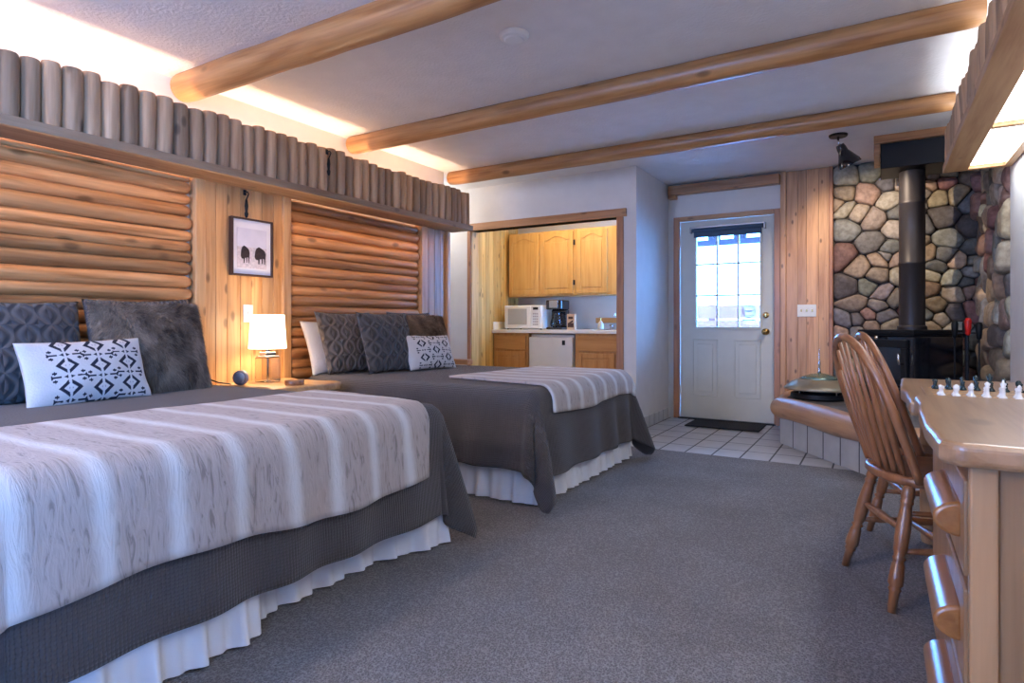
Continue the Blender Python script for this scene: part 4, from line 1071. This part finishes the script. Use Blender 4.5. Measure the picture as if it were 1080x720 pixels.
obj('leg', loc(dk, MB().log((.62, 2.46, 0), (.62, 2.46, .675), .045, seed=5, endr=.9)), M['log_z'], dk, angle=50)
obj('back_rail', loc(dk, MB().box(.64, .67, 2.42, 3.34, .48, .60)), M['pine_y'], dk, bevel=.004)
tag(obj('wooden_box', MB().box(.56, .66, 2.74, 2.86, .726, .80), M['hearthlog'], bevel=.008), 'small orange-brown wooden box at the wall end of the desk', 'box')
# chess
cbd = thing('chess_board', 'low wooden chess board on the desk under the pieces', 'chess board', (.33, 2.72, .7255))
obj('board', MB().box(-.19, .19, -.19, .19, 0, .004), M['slab'], cbd, bevel=.002)
sq = MB()
for i in range(8):
    for j in range(8):
        if (i+j) % 2: sq.box(-.168+i*.042, -.126+i*.042, -.168+j*.042, -.126+j*.042, .0041, .0046)
obj('pale_squares', sq, M['slab_n'], cbd)
base = [(.001,0),(.0135,0),(.0135,.004),(.0105,.008),(.007,.012)]
prof = {
 'rook': base+[(.0065,.026),(.010,.029),(.010,.038),(.007,.038),(.007,.035),(.001,.035)],
 'knight': base+[(.007,.02),(.010,.026),(.011,.034),(.008,.042),(.003,.046),(.001,.046)],
 'bishop': base+[(.0055,.03),(.009,.033),(.0055,.035),(.008,.041),(.006,.048),(.001,.054)],
 'queen': base+[(.006,.036),(.010,.040),(.006,.042),(.010,.054),(.007,.056),(.003,.060),(.001,.061)],
 'king': base+[(.0065,.038),(.0105,.042),(.0065,.044),(.0105,.056),(.004,.060),(.003,.070),(.001,.070)],
 'pawn': base+[(.0048,.022),(.008,.024),(.0045,.026),(.0075,.031),(.006,.037),(.001,.039)]}
order = ['rook','knight','bishop','queen','king','bishop','knight','rook']
def piece(kind, colr, x, y, label, grp=None):
    o = obj('chess_'+kind, MB().lathe(prof[kind], (0,0,0), 14), M['chess_'+colr], smooth=True, loc=(x, y, .7302))
    o.scale = (.88,.88,.88)
    tag(o, label, 'chess piece', grp)
side = ['left', None, None]
for i, k in enumerate(order):
    x = .33-.147+i*.042
    if k in ('queen', 'king'): lw = 'white chess %s standing in the near rank on the desk board' % k; ld = 'dark chess %s standing in the far rank on the desk board' % k
    else:
        s_ = 'chair side' if i < 4 else 'wall side'
        lw = 'white chess %s in the near rank on the %s of the board' % (k, s_); ld = 'dark chess %s in the far rank on the %s of the board' % (k, s_)
    piece(k, 'white', x, 2.573, lw); piece(k, 'dark', x, 2.867, ld)
    piece('pawn', 'white', x, 2.615, 'white chess pawn in the row behind the white back-rank pieces', 'white chess pawns')
    piece('pawn', 'dark', x, 2.825, 'dark chess pawn in the row before the dark back-rank pieces', 'dark chess pawns')

# windsor chair, local +X forward
ch = thing('windsor_chair', 'bow-back oak spindle chair nearest the dresser, pulled out from the desk', 'chair', (0,0,0))
sp_ = []
for k in range(40):
    a = 2*PI*k/40; cx, cy = math.cos(a), math.sin(a)
    rx = .215 if cx > 0 else .205
    x = rx*abs(cx)**.78*(1 if cx > 0 else -1); y = (.225 if cx > -.2 else .21)*abs(cy)**.80*(1 if cy > 0 else -1)
    sp_.append((x, y))
mb = MB(); b0 = 0
lay = [(.94,.415),(1,.425),(1,.440),(.97,.450),(.90,.449),(.6,.441),(.2,.438)]
for s_, z in lay:
    for x, y in sp_: mb.v.append((x*s_, y*s_, z))
for i in range(len(lay)-1):
    for k in range(40): mb.quad(i*40+k, i*40+(k+1) % 40, (i+1)*40+(k+1) % 40, (i+1)*40+k)
mb.quad(*range(40)); mb.quad(*[(len(lay)-1)*40+k for k in range(40)])
obj('seat', mb, M['chair'], ch, smooth=True)
def turned(p0, p1, prof, n=12):
    p0 = Vector(p0); p1 = Vector(p1)
    return MB().path([p0.lerp(p1, q) for q, r in prof], [r for q, r in prof], n)
legp = [(0,.016),(.04,.019),(.10,.021),(.12,.016),(.14,.022),(.16,.017),(.2,.019),(.35,.024),(.52,.021),(.56,.015),(.58,.022),(.60,.015),(.63,.020),(.72,.023),(.78,.024),(.80,.017),(.82,.021),(.84,.016),(1,.013)]
for sx, sy in ((-1,-1),(-1,1),(1,-1),(1,1)):
    tp = (sx*.14, sy*.14, .42); ft_ = (sx*.225, sy*.205, 0)
    obj('leg', turned(tp, ft_, [(q, r*1.0) for q, r in legp]), M['chair'], ch, smooth=True)
def lerpleg(sx, sy, z):
    q = 1-z/.42; return (sx*(.14+.085*q), sy*(.14+.065*q), z)
strp = [(0,.008),(.15,.011),(.4,.014),(.5,.017),(.6,.014),(.85,.011),(1,.008)]
for sy in (-1, 1): obj('stretcher', turned(lerpleg(-1, sy, .20), lerpleg(1, sy, .20), strp), M['chair'], ch, smooth=True)
obj('stretcher', turned((.0, -.175, .20), (.0, .175, .20), strp), M['chair'], ch, smooth=True)
obj('stretcher', turned(lerpleg(-1, -1, .27), lerpleg(-1, 1, .27), strp), M['chair'], ch, smooth=True)
obj('stretcher', turned(lerpleg(1, -1, .27), lerpleg(1, 1, .27), strp), M['chair'], ch, smooth=True)
def bowp(t):
    """t in 0..1 along the hoop; returns (x,y,z)"""
    a = PI*t
    y = -.205*math.cos(a)*(1+.10*math.sin(a)) ; 
    z = .44+.49*(math.sin(a)**.62 if math.sin(a) > 0 else 0)
    x = -.135-.17*((z-.44)/.49)
    return (x, y, z)
ts = [0,.004,.012,.03,.06]+[.1+.8*i/30 for i in range(31)]+[.94,.97,.988,.996,1]
obj('bow', MB().path([bowp(t) for t in ts], .0145, 10, sq=1.0), M['chair'], ch, smooth=True)
for k in range(7):
    q = (k-3)/3.6
    # top on the bow at matching y
    best = min((abs(bowp(t/400)[1]-.200*q*1.0), t/400) for t in range(20, 381))
    tp = bowp(best[1]); bt = (-.175+.03*abs(q), .150*q, .44)
    obj('spindle', turned(bt, tp, [(0,.009),(.1,.011),(.35,.0115),(.45,.011),(.6,.0085),(1,.0065)], 10), M['chair'], ch, smooth=True)
ch.location = (.165, 2.70, 0); ch.rotation_euler = (0,0,math.radians(22))
dup(ch, (.225, 3.19, 0), math.radians(14), 'bow-back oak spindle chair farther back, between the first chair and the hearth')

GROUPS = {'ceiling_beam': 'round log beams across the ceiling', 'bed': 'two beds side by side', 'bedspread': 'ribbed bedspreads', 'throw_blanket': 'striped fur throws on the beds',
 'fur_pillow': 'faux fur pillows', 'lumbar_pillow': 'navy patterned cushions', 'windsor_chair': 'spindle chairs at the desk', 'light_switch': 'switch plates',
 'wall_cabinet': 'kitchenette wall cabinets', 'base_cabinet': 'kitchenette base cabinets', 'iron_hook': 'small iron hooks'}
for o in list(C.objects):
    if o.parent: continue
    b_ = o.name.split('.')[0]
    if b_ in GROUPS: o['group'] = GROUPS[b_]
    if b_ == 'pillow': o['group'] = 'grey pillows'
    if b_.startswith('chess_') and 'group' not in o and b_ != 'chess_board': o['group'] = 'white chess pieces' if o['label'].startswith('white') else 'dark chess pieces'

# ------------------------------------------------------------------ outside the door
S('ground_outside', MB().box(-6, 4, YD+.2, 14, -.2, -.05), M['snow'], 'bright snowy ground outside the entry door')
fn = thing('porch_railing', 'pinkish board railing outside the door window', 'railing', (-1.6, 8.0, -.05))
for k in range(4):
    obj('rail_board', MB().box(-2.2, 2.4, 0, .03, .52+k*.19, .69+k*.19), M['fence'], fn)
for sx in (-2.1, -.3, 1.6): obj('post', MB().box(sx, sx+.09, .031, .12, 0, 1.27), M['fence'], fn)
pr_ = thing('porch_roof', 'dark porch roof edge with open slats outside the door window', 'porch roof', (-1.6, 7.6, 0))
obj('eave_board', MB().box(-2.4, 2.4, 0, .05, 1.93, 2.0), M['porch'], pr_)
for k in range(14): obj('slat', MB().box(-2.3+k*.30, -2.16+k*.30, 0.0, .05, 2.001, 2.34), M['porch'], pr_)
obj('roof_board', MB().box(-2.4, 2.4, -.14, -.001, 2.13, 2.20), M['porch'], pr_)
obj('post', MB().box(-2.4, -2.3, 0, .1, -.05, 1.98), M['porch'], pr_)
obj('post', MB().box(2.3, 2.4, 0, .1, -.05, 1.98), M['porch'], pr_)

# ------------------------------------------------------------------ light
def area(name, loc_, rot, sx, sy, power, col, portal=False):
    l = bpy.data.lights.new(name, 'AREA'); l.shape = 'RECTANGLE'; l.size = sx; l.size_y = sy; l.energy = power; l.color = col
    if portal: l.cycles.is_portal = True
    o = bpy.data.objects.new(name, l); C.objects.link(o); o.location = loc_; o.rotation_euler = rot
    return o
def point(name, loc_, power, col, r=.04):
    l = bpy.data.lights.new(name, 'POINT'); l.energy = power; l.color = col; l.shadow_soft_size = r
    o = bpy.data.objects.new(name, l); C.objects.link(o); o.location = loc_; return o
W = bpy.data.worlds.new('sky'); bpy.context.scene.world = W; W.use_nodes = True
bg = W.node_tree.nodes['Background']; bg.inputs[0].default_value = (.11,.38,1,1); bg.inputs[1].default_value = 27.0
area('window portal', (XR+.09, (wy0+wy1)/2, (wz0+wz1)/2), (0, math.radians(90), 0), wz1-wz0, wy1-wy0, 1, (1,1,1), True)
area('added window portal', ((bx0+bx1)/2, YB-.10, (bz0+bz1)/2), (math.radians(90), 0, 0), bx1-bx0, bz1-bz0, 1, (1,1,1), True)  # daylight through the window added in the back wall
area('door portal', ((gx0+gx1)/2, YD+.08, (gz0+gz1)/2), (math.radians(-90), 0, 0), gx1-gx0, gz1-gz0, 1, (1,1,1), True)
WARM = (1,.60,.30)
# cove lights inside the valance: up to the ceiling and down over the logs
for k in range(4):
    area('cove light', (-3.43, .5+k*1.15, 1.93), (math.radians(180), 0, 0), .06, 1.1, 3.3, (1,.74,.53))
    area('under valance light', (-3.285, .5+k*1.15, 1.843), (0, math.radians(-12), 0), .03, 1.1, 1.5, WARM)
point('lamp bulb', (-3.31, 2.48, .61+.30), 5, (1,.68,.40), .03)
point('lamp downlight', (-3.31, 2.48, .61+.225), 1.0, (1,.68,.40), .03)
point('added warm fill', (-2.4, -1.5, 2.23), 85, (1,.76,.53), .12)  # warm fill from the added lamp behind the camera
point('hall light', (-4.2, 4.97, 2.2), 6, (1,.95,.88), .08)
area('kitchen light', (-3.0, 6.1, H-.02), (0,0,0), 1.2, .3, 13, (1,.74,.38))
for a, q in zip(ys[:-1], ys[1:]):
    area('panel light', (.565, (a+q)/2, ZB+.018), (0,0,0), .16, .85, 2.0, (.82,.91,1))
    area('panel uplight', (.56, (a+q)/2, ZB+.07), (math.radians(180),0,0), .10, .85, 1.5, (.8,.88,1))
l = bpy.data.lights.new('spot bulb', 'SPOT'); l.energy = 34; l.color = (1,.80,.60); l.spot_size = math.radians(105); l.spot_blend = .6; l.shadow_soft_size = 0
o = bpy.data.objects.new('spot bulb', l); C.objects.link(o); o.location = (-.182, 5.282, 2.160); o.rotation_euler = (Vector((.05,6.3,1.35))-o.location).to_track_quat('-Z', 'Y').to_euler()

# ------------------------------------------------------------------ camera
f = 640.0; th = math.atan(388/f)
cam = bpy.data.cameras.new('camera'); co = bpy.data.objects.new('camera', cam); C.objects.link(co)
cam.sensor_width = 36; cam.lens = f/1080*36; cam.shift_y = -(360-341)/1080; cam.clip_start = .02
co.location = (0, 0, .98); co.rotation_euler = (math.radians(90), 0, th)
sc = bpy.context.scene; sc.camera = co
sc.view_settings.view_transform = 'Standard'; sc.view_settings.look = 'None'; sc.view_settings.gamma = 1; sc.view_settings.use_curve_mapping = False
sc.view_settings.exposure = 0.72
